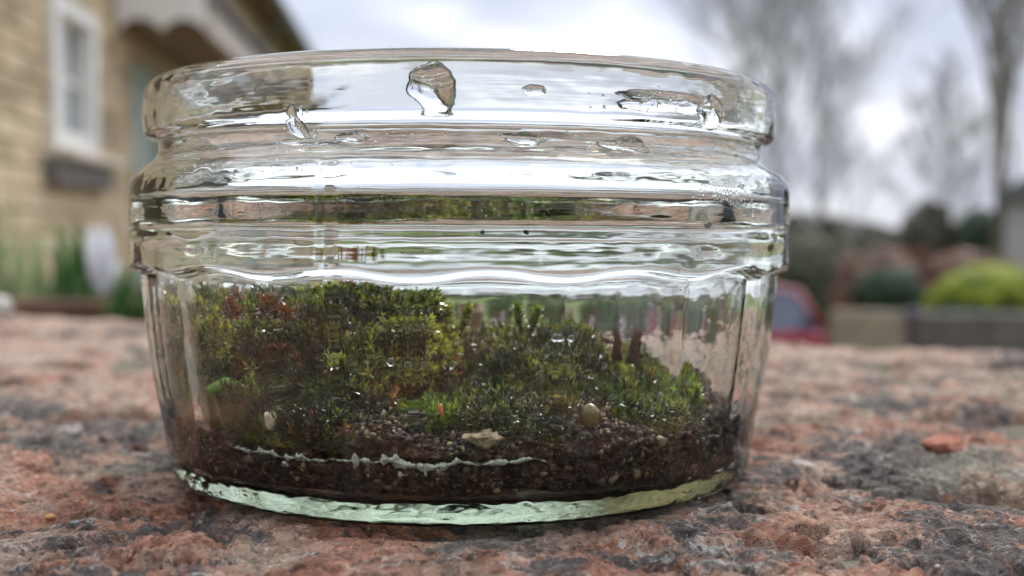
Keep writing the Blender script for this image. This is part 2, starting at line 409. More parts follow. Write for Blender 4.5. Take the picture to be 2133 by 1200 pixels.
# coursed stone blocks: near ones single parts, the rest one stuff part
CH = 0.112; far_blocks = MB(); row = 0; z = 0.0; nb = 0
hits = lambda y0, y1, z0, z1, o: y1 > o[0] and y0 < o[1] and z1 > o[2] and z0 < o[3]
while z + CH < HT:
    y = L0 - random.random() * .2
    while y < L1:
        w = random.uniform(0.17, 0.36); y0, y1 = max(y + .006, L0), min(y + w - .006, L1); z0, z1 = z + .006, z + CH - .006
        for o in (WIN, DOOR):
            if hits(y0, y1, z0, z1, o):
                if y0 < o[0]: y1 = min(y1, o[0])
                elif y1 > o[1]: y0 = max(y0, o[1])
                else: y0 = y1
        if y1 - y0 > 0.03:
            pr = random.uniform(0.0, 0.012)
            near = 5.2 < y0 < 7.95 and EZ - .45 < z < EZ + 1.55
            if near and nb < 290:
                mb = MB(); mb.box((-0.02, y0, z0), (pr, y1, z1), bev=0.006); mb.build('stone_block', M_STONE, hs); nb += 1
            else: far_blocks.box((-0.02, y0, z0), (pr, y1, z1))
        y += w
    z += CH
tag(far_blocks.build('stone_block', M_STONE, hs), kind='stuff')
# window: deep white surround, frame bars, pane, pale sill on a dark stone
wy0, wy1, wz0, wz1 = WIN
w_ = MB()
for a, b in (((wy0, wz0), (wy0 + .09, wz1)), ((wy1 - .09, wz0), (wy1, wz1))): w_.box((-0.12, a[0], a[1]), (0.045, b[0], b[1]), bev=.01)
w_.box((-0.12, wy0 + .09, wz1 - .09), (0.043, wy1 - .09, wz1), bev=.01); w_.box((-0.12, wy0 + .09, wz0), (0.043, wy1 - .09, wz0 + .10), bev=.01)
win = w_.build('window', M_PAINT, hs)
f_ = MB(); ym = (wy0 + wy1) / 2
f_.box((-0.10, ym - .025, wz0 + .1), (-0.03, ym + .025, wz1 - .09), bev=.006)
f_.box((-0.098, wy0 + .09, (wz0 + wz1) / 2 - .015), (-0.045, ym - .025, (wz0 + wz1) / 2 + .015)); f_.box((-0.098, ym + .025, (wz0 + wz1) / 2 - .015), (-0.045, wy1 - .09, (wz0 + wz1) / 2 + .015))
f_.build('frame', M_PAINT, win)
p_ = MB(); p_.box((-0.085, wy0 + .09, wz0 + .10), (-0.075, wy1 - .09, wz1 - .09)); p_.build('pane', M_PANE, win)
s_ = MB(); s_.box((-0.02, wy0 - .10, wz0 - .055), (0.16, wy1 + .14, wz0 - .002), bev=.012); s_.build('sill', M_SILL, win)
s_ = MB(); s_.box((-0.02, wy0 - .12, wz0 - .20), (0.10, wy1 + .12, wz0 - .057), bev=.012); s_.build('sill_stone', M_DARKSTONE, win)
# door
d_ = MB(); d_.box((-0.10, DOOR[0] + .07, .02), (-0.05, DOOR[1] - .07, DOOR[3] - .07)); door = d_.build('door', M_DOOR, hs)
pn = MB()
for (a, b) in ((.25, .95), (1.1, 2.2)):
    for (c, e) in ((.16, .46), (.56, .84)):
        pn.box((-0.05, DOOR[0] + c, a), (-0.035, DOOR[0] + e, b), bev=.006)
pn.build('door_panel', M_DOOR, door)
k_ = MB(); k_.lathe([(0, 0), (.025, .003), (.03, .02), (.02, .04), (0, .045)], 12, Matrix.Translation((-0.05, DOOR[1] - .16, 1.1)) @ Matrix.Rotation(R(90), 4, 'Y')); k_.build('handle', simple('brass', (.6, .45, .2), .3, .1, Metallic=1.0), door)
df = MB()
df.box((-0.12, DOOR[0], 0), (0.03, DOOR[0] + .07, DOOR[3]), bev=.006); df.box((-0.12, DOOR[1] - .07, 0), (0.03, DOOR[1], DOOR[3]), bev=.006); df.box((-0.12, DOOR[0] + .07, DOOR[3] - .07), (0.028, DOOR[1] - .07, DOOR[3]), bev=.006)
df.build('door_frame', M_DOOR, hs)
# canopy over the door: soffit, fascia boards, scalloped end board, brackets
cz = EZ + 1.34; cy0, cy1, cx = 7.55, 12.4, 0.62
c_ = MB(); c_.box((0.014, cy0 + .03, cz), (cx - .03, cy1 - .03, cz + .04)); can = c_.build('canopy', M_BROWN, hs)
c_ = MB(); c_.box((cx - .03, cy0, cz - .05), (cx + .01, cy1, cz + .16), bev=.008); c_.build('fascia', M_TAUPE, can)
poly = [(0.016, .38)]
for i in range(25):
    u = i / 24; poly.append((0.016 + u * (cx - .05), -.015 + .075 * abs(math.sin(u * math.pi * 2.0)) ** .8))
poly += [(cx - .034, .10), (cx - .034, .22)]
c_ = MB(); c_.prism([(x, z + cz) for x, z in poly], cy0 - .012, cy0 + .026); c_.build('scalloped_board', M_PAINT, can)
c_ = MB(); c_.add([(0.014, cy0, cz + .45), (cx + .06, cy0, cz + .20), (cx + .06, cy1, cz + .20), (0.014, cy1, cz + .45), (0.014, cy0, cz + .42), (cx + .06, cy0, cz + .165), (cx + .06, cy1, cz + .165), (0.014, cy1, cz + .42)], [(0, 1, 2, 3), (7, 6, 5, 4), (0, 4, 5, 1), (1, 5, 6, 2), (2, 6, 7, 3)]); c_.build('canopy_roof', M_ROOF, can)
for yb in (9.9, 12.2):
    b_ = MB(); b_.tube([(0.03, yb, cz - .62), (0.10, yb, cz - .34), (0.30, yb, cz - .12), (0.55, yb, cz - .03)], [.035, .04, .035, .03], 8); b_.box((0.014, yb - .03, cz - .66), (0.05, yb + .03, cz), bev=.004)
    b_.build('bracket', M_PAINT, can)
# upper fascia, gutter, roof, downpipe
g_ = MB(); g_.tube([(0.36, L0 - .2, HT + .02), (0.36, L1 + .15, HT + .02)], .06, 10); g_.build('gutter', M_PIPE, hs)
g_ = MB(); g_.box((-.012, L0 - .2, HT), (0.30, L1 + .15, HT + .03)); g_.box((0.28, L0 - .2, HT - .02), (0.30, L1 + .15, HT + .16)); g_.build('soffit', M_BROWN, hs)
g_ = MB(); g_.prism([(0.38, HT + .10), (-2.8, HT + 2.3), (-5.9, HT + .10), (-5.9, HT + .0), (-2.8, HT + 2.18), (0.38, HT + .0)][::-1], L0 - .25, L1 + .2); g_.build('roof', M_ROOF, hs)
g_ = MB(); g_.tube([(0.36, 14.0, HT), (0.06, 14.0, HT - .35), (0.06, 14.0, .1)], .04, 8); g_.build('downpipe', M_PIPE, hs)
# second window further along under the eaves
for (y0, y1) in ((10.0, 10.9),):
    w2 = MB(); w2.box((-.005, y0, EZ + .1), (.03, y1, EZ + 1.1), bev=.01); wo2 = w2.build('window', M_PAINT, hs)
    w2 = MB(); w2.box((.028, y0 + .08, EZ + .18), (.034, y1 - .08, EZ + 1.02)); w2.build('pane', M_PANE, wo2)

# ================================================================== the brick wall the jar stands on
bw = empty('brick_wall', (0, 0, GZ)); tag(bw, 'weathered red brick garden wall that the glass jar stands on', 'wall')
def yfar(x): return 0.385 - 0.40 * (x + 0.26) if x > -0.26 else 0.385
def warp(x, y):
    """rows behind the jar draw together towards the right, where the wall is narrower"""
    t = np.clip((y - 0.062) / (0.385 - 0.062), 0, None)
    yf = np.where(x > -0.26, 0.385 - 0.42 * (x + 0.26), 0.385)
    yf = np.maximum(yf, 0.12)
    return np.where(y > 0.062, 0.062 + t * (yf - 0.062), y)
PITS = []
def top_height(P):
    """relief of the worn brick tops: P (n,2) world xy -> z"""
    q = np.stack([P[:, 0], P[:, 1], np.zeros(len(P))], 1)
    h = fbm(q * 38, 4, .5) * 0.0013 + fbm(q * 190 + 5, 5, .70) * 0.0010
    h -= np.clip(.16 - np.abs(fbm(q * 85 + 11, 4, .6)), 0, .16) * 0.0075 * (fbm(q * 30 + 3, 2) > -.1)
    # laminated flakes: terraced edges
    t = fbm(q * np.array([80, 110, 1]) + 31, 5, .62) * 6.5; fl = np.floor(t); fr = t - fl
    h += (fl + np.clip((fr - .80) / .20, 0, 1)) / 6.5 * 0.0030
    # ragged pits
    s2 = fbm(q * 115 + 77, 4, .55); h -= np.clip(s2 - 0.33, 0, .25) * 0.024
    for (px_, py_, rx, ry, dep) in PITS:
        i_ = np.nonzero((np.abs(P[:, 0] - px_) < rx * 1.6) & (np.abs(P[:, 1] - py_) < ry * 1.6))[0]
        if not len(i_): continue
        a = fbm(q[i_] * 260 + px_ * 900, 3, .6) * .35
        d = np.sqrt(((P[i_, 0] - px_) / rx) ** 2 + ((P[i_, 1] - py_) / ry) ** 2) + a
        h[i_] -= dep * np.clip(1.15 - d, 0, .5) / .5
    # the jar rests level: nothing rises past z = 0 under its foot
    rj = np.hypot(P[:, 0], P[:, 1]); flat = np.clip((rj - 0.046) / 0.012, 0, 1)
    low = np.minimum(h, 0.0) - 0.00015
    return low * (1 - flat) + (h - 0.0002) * flat
for (px, py, rx, ry, dep) in ((1985, 1020, .0120, .0050, .0065), (2110, 1035, .010, .006, .006), (1680, 1095, .0026, .0020, .004), (1620, 1012, .0035, .0012, .003), (1545, 985, .0022, .0012, .003),
        (235, 990, .0020, .0016, .003), (160, 1100, .0030, .0016, .003), (275, 1020, .0035, .0009, .002), (700, 1108, .0050, .0022, .003), (1760, 960, .0035, .0012, .003), (90, 1090, .004, .002, .0015), (1880, 1165, .006, .002, .002), (330, 905, .006, .002, .002), (1900, 890, .006, .003, .002), (1750, 1055, .003, .0012, .003)):
    v = at(px, py, 1.0) - CAM; t = -(CAM.z) / v.z; p = CAM + v * t
    PITS.append((p.x, p.y, rx, ry, dep))
rgp = random.Random(11)
for _ in range(110):
    PITS.append((rgp.uniform(-.10, .12), rgp.uniform(-.072, .05), rgp.uniform(.0005, .0019), rgp.uniform(.0005, .0014), rgp.uniform(.0008, .0028)))
def brick_mesh(x0, x1, y0, y1, step, thick=0.066, zoff=0.0, tilt=(0, 0)):
    nx = max(6, int((x1 - x0) / step)); ny = max(6, int((y1 - y0) / step))
    u = np.linspace(x0, x1, nx + 1); w = np.linspace(y0, y1, ny + 1)
    X, Y = np.meshgrid(u, w, indexing='ij'); P = np.stack([X.ravel(), Y.ravel()], 1)
    PW = np.stack([P[:, 0], warp(P[:, 0], P[:, 1])], 1)
    z = top_height(PW) + zoff + (P[:, 0] - (x0 + x1) / 2) * tilt[0] + (P[:, 1] - (y0 + y1) / 2) * tilt[1]
    # worn rounded arrises, ragged
    ed = np.minimum.reduce([P[:, 0] - x0, x1 - P[:, 0], P[:, 1] - y0, y1 - P[:, 1]])
    rr = 0.0065 * (1 + .7 * fbm(np.stack([PW[:, 0] * 60, PW[:, 1] * 60, 0 * z + 3], 1), 3))
    e = np.clip(1 - ed / rr, 0, 1); z = z - rr * .8 * (1 - np.sqrt(np.clip(1 - e * e, 0, 1)))
    top = np.stack([PW[:, 0], PW[:, 1], z], 1)
    g = np.arange((nx + 1) * (ny + 1)).reshape(nx + 1, ny + 1)
    f = np.stack([g[:-1, :-1].ravel(), g[1:, :-1].ravel(), g[1:, 1:].ravel(), g[:-1, 1:].ravel()], 1)
    ring = np.concatenate([g[:, 0], g[-1, 1:], g[-2::-1, -1], g[0, -2:0:-1]])
    m = len(ring); low = top[ring].copy()
    mids = []
    V = [top]; base = len(top); prev = ring; F_ = [f]
    c = low[:, :2].mean(0)
    for k in range(1, 8):
        q = low.copy(); q[:, 2] = np.minimum(low[:, 2], 0) - (thick) * k / 7
        nz = fbm(np.stack([q[:, 0] * 180, q[:, 1] * 180, q[:, 2] * 180], 1), 3) * .0009
        q[:, :2] += norm(q[:, :2] - c) * nz[:, None]
        ids = base + np.arange(m); V.append(q); base += m
        F_.append(np.stack([prev, ids, np.roll(ids, -1), np.roll(prev, -1)], 1)); prev = ids
    V = np.concatenate(V); V[:, 2] -= GZ
    return V, np.concatenate(F_)
rows = [(-0.185, -0.083), (-0.075, 0.050), (0.062, 0.166), (0.178, 0.280), (0.291, 0.385)]
for ri, (y0, y1) in enumerate(rows):
    bl = 0.235; x = -0.62 + (0.0, 0.043, 0.16, 0.05, 0.12)[ri]
    while x < 0.52:
        x0, x1 = x, x + bl - 0.010
        if not (ri >= 3 and x0 > 0.30):
            hero = ri == 1 and x1 > -0.13 and x0 < 0.12
            near = ri in (1, 2) and x1 > -0.2 and x0 < 0.25
            st = 0.00034 if hero else (0.0009 if near else 0.0016)
            V, Fc = brick_mesh(x0, x1, y0, y1, st, zoff=0.0 if hero else random.uniform(-.0012, .0004), tilt=(0, 0) if hero else (random.uniform(-.006, .006), random.uniform(-.01, .006)))
            obj('brick', V, Fc, M_BRICK_PALE if ri >= 2 else M_BRICK, bw)
        x += bl
# mortar between and below the top bricks
nx, ny = 420, 230
u = np.linspace(-0.62, 0.52, nx); w = np.linspace(-0.183, 0.383, ny)
X, Y = np.meshgrid(u, w, indexing='ij'); YW = warp(X.ravel(), Y.ravel())
q = np.stack([X.ravel() * 90, YW * 90, 0 * YW], 1)
z = -0.0042 + fbm(q, 5, .6) * .0030
zz = z - GZ
g = np.arange(nx * ny).reshape(nx, ny)
mf = np.stack([g[:-1, :-1].ravel(), g[1:, :-1].ravel(), g[1:, 1:].ravel(), g[:-1, 1:].ravel()], 1)
MV = np.stack([X.ravel(), YW, zz], 1)
obj('mortar', MV, mf, M_MORTAR, bw)
# courses below: brick faces on both sides over a mortar core
core_ = MB(); xs = np.linspace(-0.612, 0.512, 12)
for i in range(len(xs) - 1):
    a, b = xs[i], xs[i + 1]
    fa, fb = float(warp(np.array([a]), np.array([.377]))[0]), float(warp(np.array([b]), np.array([.377]))[0])
    core_.add([(a, -.177, 0), (b, -.177, 0), (b, fb, 0), (a, fa, 0), (a, -.177, -GZ - .012), (b, -.177, -GZ - .012), (b, fb, -GZ - .012), (a, fa, -GZ - .012)],
              [(0, 1, 5, 4), (2, 3, 7, 6)] + ([(3, 0, 4, 7)] if i == 0 else []) + ([(1, 2, 6, 5)] if i == len(xs) - 2 else []))
core_.build('wall_core', M_MORTAR, bw)
proto = None
for k in range(1, 9):
    zt = -GZ - 0.075 * k - 0.002; x = -0.62 - (0.11 if k % 2 else 0)
    while x < 0.5:
        x0, x1 = max(x, -.62), min(x + .225, .52)
        if x1 - x0 > .03:
            mb = MB(); mb.box((x0, -.186, zt - .063), (x1, -.10, zt), bev=.004); mb.build('brick', M_BRICK, bw)
            fa, fb = float(warp(np.array([x0]), np.array([.386]))[0]), float(warp(np.array([x1]), np.array([.386]))[0])
            mb = MB(); mb.add([(x0, fa - .08, zt - .063), (x1, fb - .08, zt - .063), (x1, fb, zt - .063), (x0, fa, zt - .063), (x0, fa - .08, zt), (x1, fb - .08, zt), (x1, fb, zt), (x0, fa, zt)], [(0, 3, 2, 1), (4, 5, 6, 7), (0, 1, 5, 4), (1, 2, 6, 5), (2, 3, 7, 6), (3, 0, 4, 7)]); mb.build('brick', M_BRICK, bw)
        x += .235
# debris on the wall
def lump(name, p, r, m, sq=(1, 1, .7), seed=0, nsub=3, parent=None, amp=.25, rz=0.0):
    import bmesh
    bm = bmesh.new(); bmesh.ops.create_icosphere(bm, subdivisions=nsub, radius=1.0)
    V = np.array([v.co for v in bm.verts]); Fc = np.array([[v.index for v in f.verts] for f in bm.faces]); bm.free()
    V = V * (1 + amp * fbm(V * 1.3 + seed * 7.7, 3)[:, None]); V = V * np.array(sq) * r
    c_, s_2 = math.cos(rz), math.sin(rz); V = V @ np.array([[c_, s_2, 0], [-s_2, c_, 0], [0, 0, 1]])
    o = obj(name, V, Fc, m, parent); o.location = p; return o
def onwall(px, py):
    v = at(px, py, 1.0) - CAM; p = CAM + v * (-CAM.z / v.z)
    return Vector((p.x, p.y, float(top_height(np.array([[p.x, p.y]]))[0])))
M_LIME = simple('white_lime', (0.60, 0.56, 0.51), 0.9, 0.3, 500, bmp=.001)
p = onwall(1445, 1172); M_NOD = simple('lime_crusted_brick', (0.52, 0.42, 0.36), 0.9, .55, 900, bmp=.0012); tag(lump('lime_nodule', p + Vector((0, 0, -.0006)), .0030, M_NOD, (1.1, 1.3, .55), 3, 5, amp=.55), 'rough white lime lump near the bottom edge right of the jar', 'lime lump')
p = onwall(1965, 952); tag(lump('brick_chip', p + Vector((0, 0, .001)), .0026, simple('red_chip', (.42, .17, .11), .85, .4, 700, bmp=.0008), (1.5, 1, .75), 5, 4, amp=.45), 'rounded reddish brick chip lying beside the pit on the right', 'brick chip')
p = at(-2, 640, .575); tag(lump('pebble', Vector((p.x, p.y, .003)), .0058, M_LIME, (1, 1, 1), 8, 3), 'white pebble on the far edge of the wall at the left', 'pebble')
for (px, py, r, l) in ((105, 1062, .0006, 'small orange grit grain on brick at the lower left'), (1055, 930, .0004, None)):
    if l: tag(lump('grit', onwall(px, py) + Vector((0, 0, .0004)), r, simple('orange_grit', (.45, .22, .08), .6), (1.4, 1, .8), 2, 3), l, 'grit')

# ================================================================== the glass jar
def chaikin(P, it=3):
    P = np.array(P, float)
    for _ in range(it):
        Q = P[:-1] * .75 + P[1:] * .25; T = P[:-1] * .25 + P[1:] * .75
        P = np.concatenate([P[:1], np.stack([Q, T], 1).reshape(-1, P.shape[1]), P[-1:]])
    return P
def resample(P, step):
    d = np.concatenate([[0], np.cumsum(np.linalg.norm(np.diff(P[:, :2], axis=0), axis=1))]); s = np.linspace(0, d[-1], int(d[-1] / step) + 2)
    return np.stack([np.interp(s, d, P[:, k]) for k in range(P.shape[1])], 1)
# outer: r, z, facet weight, ledge-wave weight   (mm)
outer = [(0, 1.4, 0, 0), (34, 1.2, 0, 0), (41, 1.0, 0, 0), (43.5, .05, 0, 0), (46.4, 0, 0, 0), (48.2, .5, 0, 0), (49.0, 2.2, 0, 0), (49.4, 5.2, .15, 0), (49.9, 9.7, .6, 0), (50.9, 15, 1, 0), (51.7, 20, 1, 0), (52.4, 27, 1, 0), (52.9, 31.4, 1, .2),
         (53.0, 33.4, 1, .9), (53.1, 34.05, .9, 1), (54.8, 34.3, .15, 1), (55.0, 34.6, .0, .8), (55.0, 36.3, 0, .3), (55.0, 41, 0, 0), (55.0, 45.3, 0, 0), (55.0, 46.9, 0, 0), (54.4, 48.3, 0, 0), (52.8, 49.8, 0, 0), (51.0, 51.1, 0, 0), (50.3, 52.4, 0, 0), (50.2, 53.6, 0, 0),
         (50.6, 54.6, 0, 0), (52.2, 54.9, 0, 0), (52.6, 55.9, 0, 0), (52.7, 58.5, 0, 0), (52.6, 60.6, 0, 0), (52.3, 62.3, 0, 0), (51.3, 63.4, 0, 0), (50.0, 63.7, 0, 0)]
inner = [(50.3, 63.7), (49.7, 63.3), (49.4, 61.8), (49.4, 58.0), (49.1, 55.0), (48.2, 52.6), (48.4, 50.9), (50.0, 48.8), (52.2, 46.8), (53.2, 45.3), (52.5, 44.1), (50.6, 41.8), (50.05, 40.8), (50.1, 39.9), (50.4, 39.1), (50.4, 38.3), (50.3, 37.2), (50.25, 36.2), (50.4, 34.8), (50.7, 33.6),
         (50.8, 31), (50.3, 26), (49.6, 20), (48.9, 15), (48.2, 11.8), (46.9, 8.6), (44.6, 5.0), (41.0, 3.0), (36, 2.6), (0, 2.6)]
inner = [(a, b, 0, 0) for a, b in inner]
PO = resample(chaikin(outer, 2), .28); PI_ = resample(chaikin(inner, 2), .5)
PR = np.concatenate([PO, PI_[1:]]); nO = len(PO)
PR[:, :2] *= .001
NT = 512; NF = 17
th = np.linspace(0, 2 * math.pi, NT, endpoint=False)
ph0 = 0.062                                      # mid-facet angle seen just right of the jar's middle
ph = ((th - ph0 + math.pi / NF) % (2 * math.pi / NF)) - math.pi / NF
poly_f = math.cos(math.pi / NF) / np.cos(ph)
poly_f = 1 + (poly_f - poly_f.mean()) * .72
wave = np.cos(NF * (th - ph0)); wave = np.sign(wave) * np.abs(wave) ** .8
rr = PR[:, 0][:, None] * (1 + PR[:, 2][:, None] * (poly_f[None] - 1))
zz = PR[:, 1][:, None] + PR[:, 3][:, None] * (.00050 * wave[None])
rows_ = np.arange(len(PR)); isout = (rows_ < nO)[:, None]
TT = np.broadcast_to(th[None], rr.shape)
# pressed-glass unevenness, stippled foot, mould seam
flatp = np.stack([(np.sin(TT) * 1.0).ravel() * 9, (np.cos(TT)).ravel() * 9, (zz * 420).ravel()], 1)
rip = fbm(flatp, 3, .5).reshape(rr.shape)
rr = rr + rip * np.where(isout, .00006, np.where(zz > .034, .00011, .00005)) * np.clip(rr / .03, 0, 1)
foot = isout & (zz < .0045) & (rr > .036)
fp = np.stack([(np.sin(TT)).ravel() * 34, (np.cos(TT)).ravel() * 34, (zz * 900).ravel()], 1)
fn = fbm(fp, 3, .6).reshape(rr.shape)
wgt = foot * np.clip((.0045 - zz) / .003, 0, 1) * np.clip((rr - .036) / .004, 0, 1)
zz = zz + wgt * (.5 + .5 * fn) * .00034 * np.clip((zz - .0) / .0003 + .35, 0, 1); rr = rr + wgt * fn * .00028
for seam, amp in ((-0.325, .00030), (-0.325 + math.pi, .0003)):
    dth = (TT - seam + math.pi) % (2 * math.pi) - math.pi
    rr = rr + isout * amp * np.exp(-(dth / .012) ** 2) * np.clip((zz - .004) / .01, 0, 1) * np.where(zz > .0355, 1.0, .35) * (zz < .0485)
# inner floor ripples
infl = (~isout) & (zz < .006)
zz = zz + infl * .00025 * fbm(np.stack([(rr * np.sin(TT)).ravel() * 160, (rr * np.cos(TT)).ravel() * 160, 0 * TT.ravel()], 1), 3).reshape(rr.shape)
JV = np.stack([rr * np.sin(TT), -rr * np.cos(TT), np.maximum(zz, 0)], 2).reshape(-1, 3)
nr = len(PR); g = np.arange(nr * NT).reshape(nr, NT)
g2 = np.roll(g, -1, 1)
JF = np.stack([g[1:-2].ravel(), g2[1:-2].ravel(), g2[2:-1].ravel(), g[2:-1].ravel()], 1)
# poles: collapse first and last rings to single points
JF = JF.tolist()
V0 = len(JV); JV = np.concatenate([JV, [[0, 0, PR[0, 1]], [0, 0, PR[-1, 1]]]])
T = []
for k in range(NT):
    T.append((V0, g[1, (k + 1) % NT], g[1, k])); T.append((V0 + 1, g[-2, k], g[-2, (k + 1) % NT]))
jar = obj('glass_jar', JV, [tuple(q) for q in JF] + T, M_GLASS)
import bmesh
bm = bmesh.new(); bm.from_mesh(jar.data); loose = [v for v in bm.verts if not v.link_faces]
bmesh.ops.delete(bm, geom=loose, context='VERTS'); bmesh.ops.recalc_face_normals(bm, faces=bm.faces)
if bm.calc_volume(signed=True) < 0: bmesh.ops.reverse_faces(bm, faces=bm.faces)
bm.to_mesh(jar.data); bm.free()
tag(jar, 'open clear glass jar with fluted sides and moulded rim standing on the brick wall', 'jar')

rin_z = np.maximum.accumulate(np.array([q[1] for q in PI_[::-1]])) * .001 + np.arange(len(PI_)) * 1e-9; rin_r = np.array([q[0] for q in PI_[::-1]]) * .001
def r_in(z): return np.interp(z, rin_z, rin_r)

# ================================================================== soil in the jar
def soil_top(x, y):
    q = np.stack([x * 70, y * 70, 0 * x], 1)
    h = .0140 + .0030 * fbm(q, 4, .6) + .0012 * fbm(q * 7, 3, .6)
    rj = np.hypot(x, y); h = h - np.clip((rj - .038) / .008, 0, 1) ** 1.5 * (.0038 + .0020 * fbm(q * 1.4 + 9, 3))
    return h + np.clip(.5 - np.abs(x + .012) / .02, 0, .5) * .004 * (y < 0)
nt_, ns_ = 360, 70
th2 = np.linspace(0, 2 * math.pi, nt_, endpoint=False)
ringsV = []
for i in range(1, ns_ + 1):                       # bottom
    if i % 4: continue
    r = (.0425) * i / ns_; ringsV.append(np.stack([r * np.sin(th2), -r * np.cos(th2), 0 * th2 + .0034], 1))
for k in range(0, 34):                            # side that lies wet against the inside of the glass
    z = .0036 + k / 33 * (.0068 + .0012 * fbm(np.stack([np.sin(th2) * 5, np.cos(th2) * 5, 0 * th2], 1), 4, .6))
    r = r_in(z + 0 * th2)
    P = np.stack([r * np.sin(th2), -r * np.cos(th2), 0 * th2 + z], 1)
    nz = fbm(P * 700, 3, .6); gap = fbm(P * np.array([170, 170, 260]) + 9, 3, .6)
    r = r + .00022 + nz * .00016 - np.clip(gap - (.26 if k < 25 else .16), 0, .5) * .010 - max(0, k - 30) * .0003 - np.maximum(0.0, .0048 - z) * .55
    win = np.exp(-((z - .0091) / .00070) ** 2) * np.clip(1.3 - ((np.where(th2 > math.pi, th2 - 2 * math.pi, th2) + .18) / .52) ** 4, 0, 1)
    r = r - .0016 * win * np.clip(.75 + 2.2 * fbm(P * np.array([330, 330, 400]) + 4, 3, .6), 0, 1)
    ringsV.append(np.stack([r * np.sin(th2), -r * np.cos(th2), 0 * th2 + z + nz * .0002], 1))
for i in range(ns_, 0, -1):                       # top
    r = (.0465) * i / ns_ * np.ones(nt_) - .0002
    x, y = r * np.sin(th2), -r * np.cos(th2); ringsV.append(np.stack([x, y, soil_top(x, y)], 1))
SV = np.concatenate(ringsV); k = len(ringsV); g = np.arange(k * nt_).reshape(k, nt_); g2 = np.roll(g, -1, 1)
SF = np.stack([g[:-1].ravel(), g2[:-1].ravel(), g2[1:].ravel(), g[1:].ravel()], 1)
soil = obj('soil', SV, SF, M_SOIL); tag(soil, 'dark brown wet soil filling the bottom of the glass jar', 'soil', kind='stuff')
# crumbs: small angular grains over the soil and pressed against the glass
ico_v = None
bm = bmesh.new(); bmesh.ops.create_icosphere(bm, subdivisions=1, radius=1.0)
ico_v = np.array([v.co for v in bm.verts]); ico_f = np.array([[v.index for v in f.verts] for f in bm.faces]); bm.free()
def grains(P, rad):
    n = len(P); V = ico_v[None] * (1 + .35 * rng.uniform(-1, 1, (n, len(ico_v), 1))) * rad[:, None, None] * rng.uniform(.6, 1.3, (n, 1, 3)) + P[:, None]
    Fc = ico_f[None] + (np.arange(n) * len(ico_v))[:, None, None]
    return V.reshape(-1, 3), Fc.reshape(-1, 3), np.repeat(rng.random(n), len(ico_v))
a = rng.uniform(0, 2 * math.pi, 17000); r = .0462 * np.sqrt(rng.uniform(.35, 1, 17000)); x, y = r * np.sin(a), -r * np.cos(a)
P1 = np.stack([x, y, soil_top(x, y) + .0002], 1)
a = rng.uniform(-1.9, 1.9, 3800); z = rng.uniform(.0052, .0112, 3800); r = r_in(z) + .0001 - rng.random(3800) * .0003
P2 = np.stack([r * np.sin(a), -r * np.cos(a), z], 1); P2 = P2[(z < .0083) | (np.abs(a + .18) > .58)]
PP = np.concatenate([P1, P2]); rad = rng.uniform(.00018, .00055, len(PP)) ; rad[rng.random(len(PP)) < .05] *= 1.8
gv, gf_, gt = grains(PP, rad)
mg, nt, out = mat('soil_crumbs'); b = bsdf(nt, out, rough=.6, spec=.3)
an = nt.nodes.new('ShaderNodeAttribute'); an.attribute_name = 'tint'
nt.links.new(ramp(nt, an.outputs['Fac'], [(0, (.007, .005, .004)), (.55, (.030, .018, .012)), (.80, (.075, .046, .028)), (.93, (.16, .11, .06)), (1.0, (.34, .27, .15))]), b.inputs['Base Color'])
cr_ = obj('crumbs', gv, gf_, mg, soil, smooth=False, attrs={'tint': gt}); cr_['kind'] = 'stuff'

# ================================================================== moss
def shoots(P, Nn, L, K, ll, lw, tint, spread=(0.1, 1.0)):
    """star-shaped leafy shoots: n points, directions, lengths -> verts, tris, tint"""
    n = len(P); Nn = norm(Nn)
    ref = np.where(np.abs(Nn[:, 2:3]) < .9, np.array([[0, 0, 1.]]), np.array([[1., 0, 0]]))
    A = norm(np.cross(Nn, ref)); B = np.cross(Nn, A)
    s = (np.arange(K) + .5) / K
    az = np.arange(K)[None] * 2.39996 + rng.uniform(0, 6.28, (n, 1)) + rng.uniform(-.3, .3, (n, K))
    el = (1.25 * s ** 1.8)[None] + rng.uniform(-.22, .28, (n, K)) + .12              # upper leaves stand up
    rad = A[:, None] * np.cos(az)[..., None] + B[:, None] * np.sin(az)[..., None]
    D = rad * np.cos(el)[..., None] + Nn[:, None] * np.sin(el)[..., None]
    base = P[:, None] + Nn[:, None] * (L[:, None] * s[None])[..., None]
    le = (ll[:, None] * (.65 + .55 * np.sin(s * 2.6))[None] * rng.uniform(.7, 1.2, (n, K)))[..., None]
    side = norm(np.cross(D, Nn[:, None])) * (lw[:, None, None])
    mid = base + D * le * .5 + Nn[:, None] * le * .06; tip = base + D * le - Nn[:, None] * le * .10
    V = np.stack([base - side * .5, base + side * .5, mid + side * .62, mid - side * .62, tip], 2)   # n,K,5,3
    idx = np.arange(n * K) * 5
    T = np.stack([np.stack([idx, idx + 1, idx + 2], 1), np.stack([idx, idx + 2, idx + 3], 1), np.stack([idx + 3, idx + 2, idx + 4], 1)], 1).reshape(-1, 3)
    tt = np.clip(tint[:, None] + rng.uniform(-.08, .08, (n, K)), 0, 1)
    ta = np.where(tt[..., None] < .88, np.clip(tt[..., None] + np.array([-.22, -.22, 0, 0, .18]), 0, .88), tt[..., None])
    return V.reshape(-1, 3), T, ta.ravel()
def xin(px, d=.178): return (px - 962) / F * d
def zin(py, d=.178): return .0394 - (py - 490) / F * d
def clampin(V, gap=.0012):
    r = np.hypot(V[:, 0], V[:, 1]); lim = r_in(np.clip(V[:, 2], .005, .06)) - gap
    s = np.where(r > lim, lim / np.maximum(r, 1e-9), 1); V = V.copy(); V[:, 0] *= s; V[:, 1] *= s; return V
MOSS_PTS = []
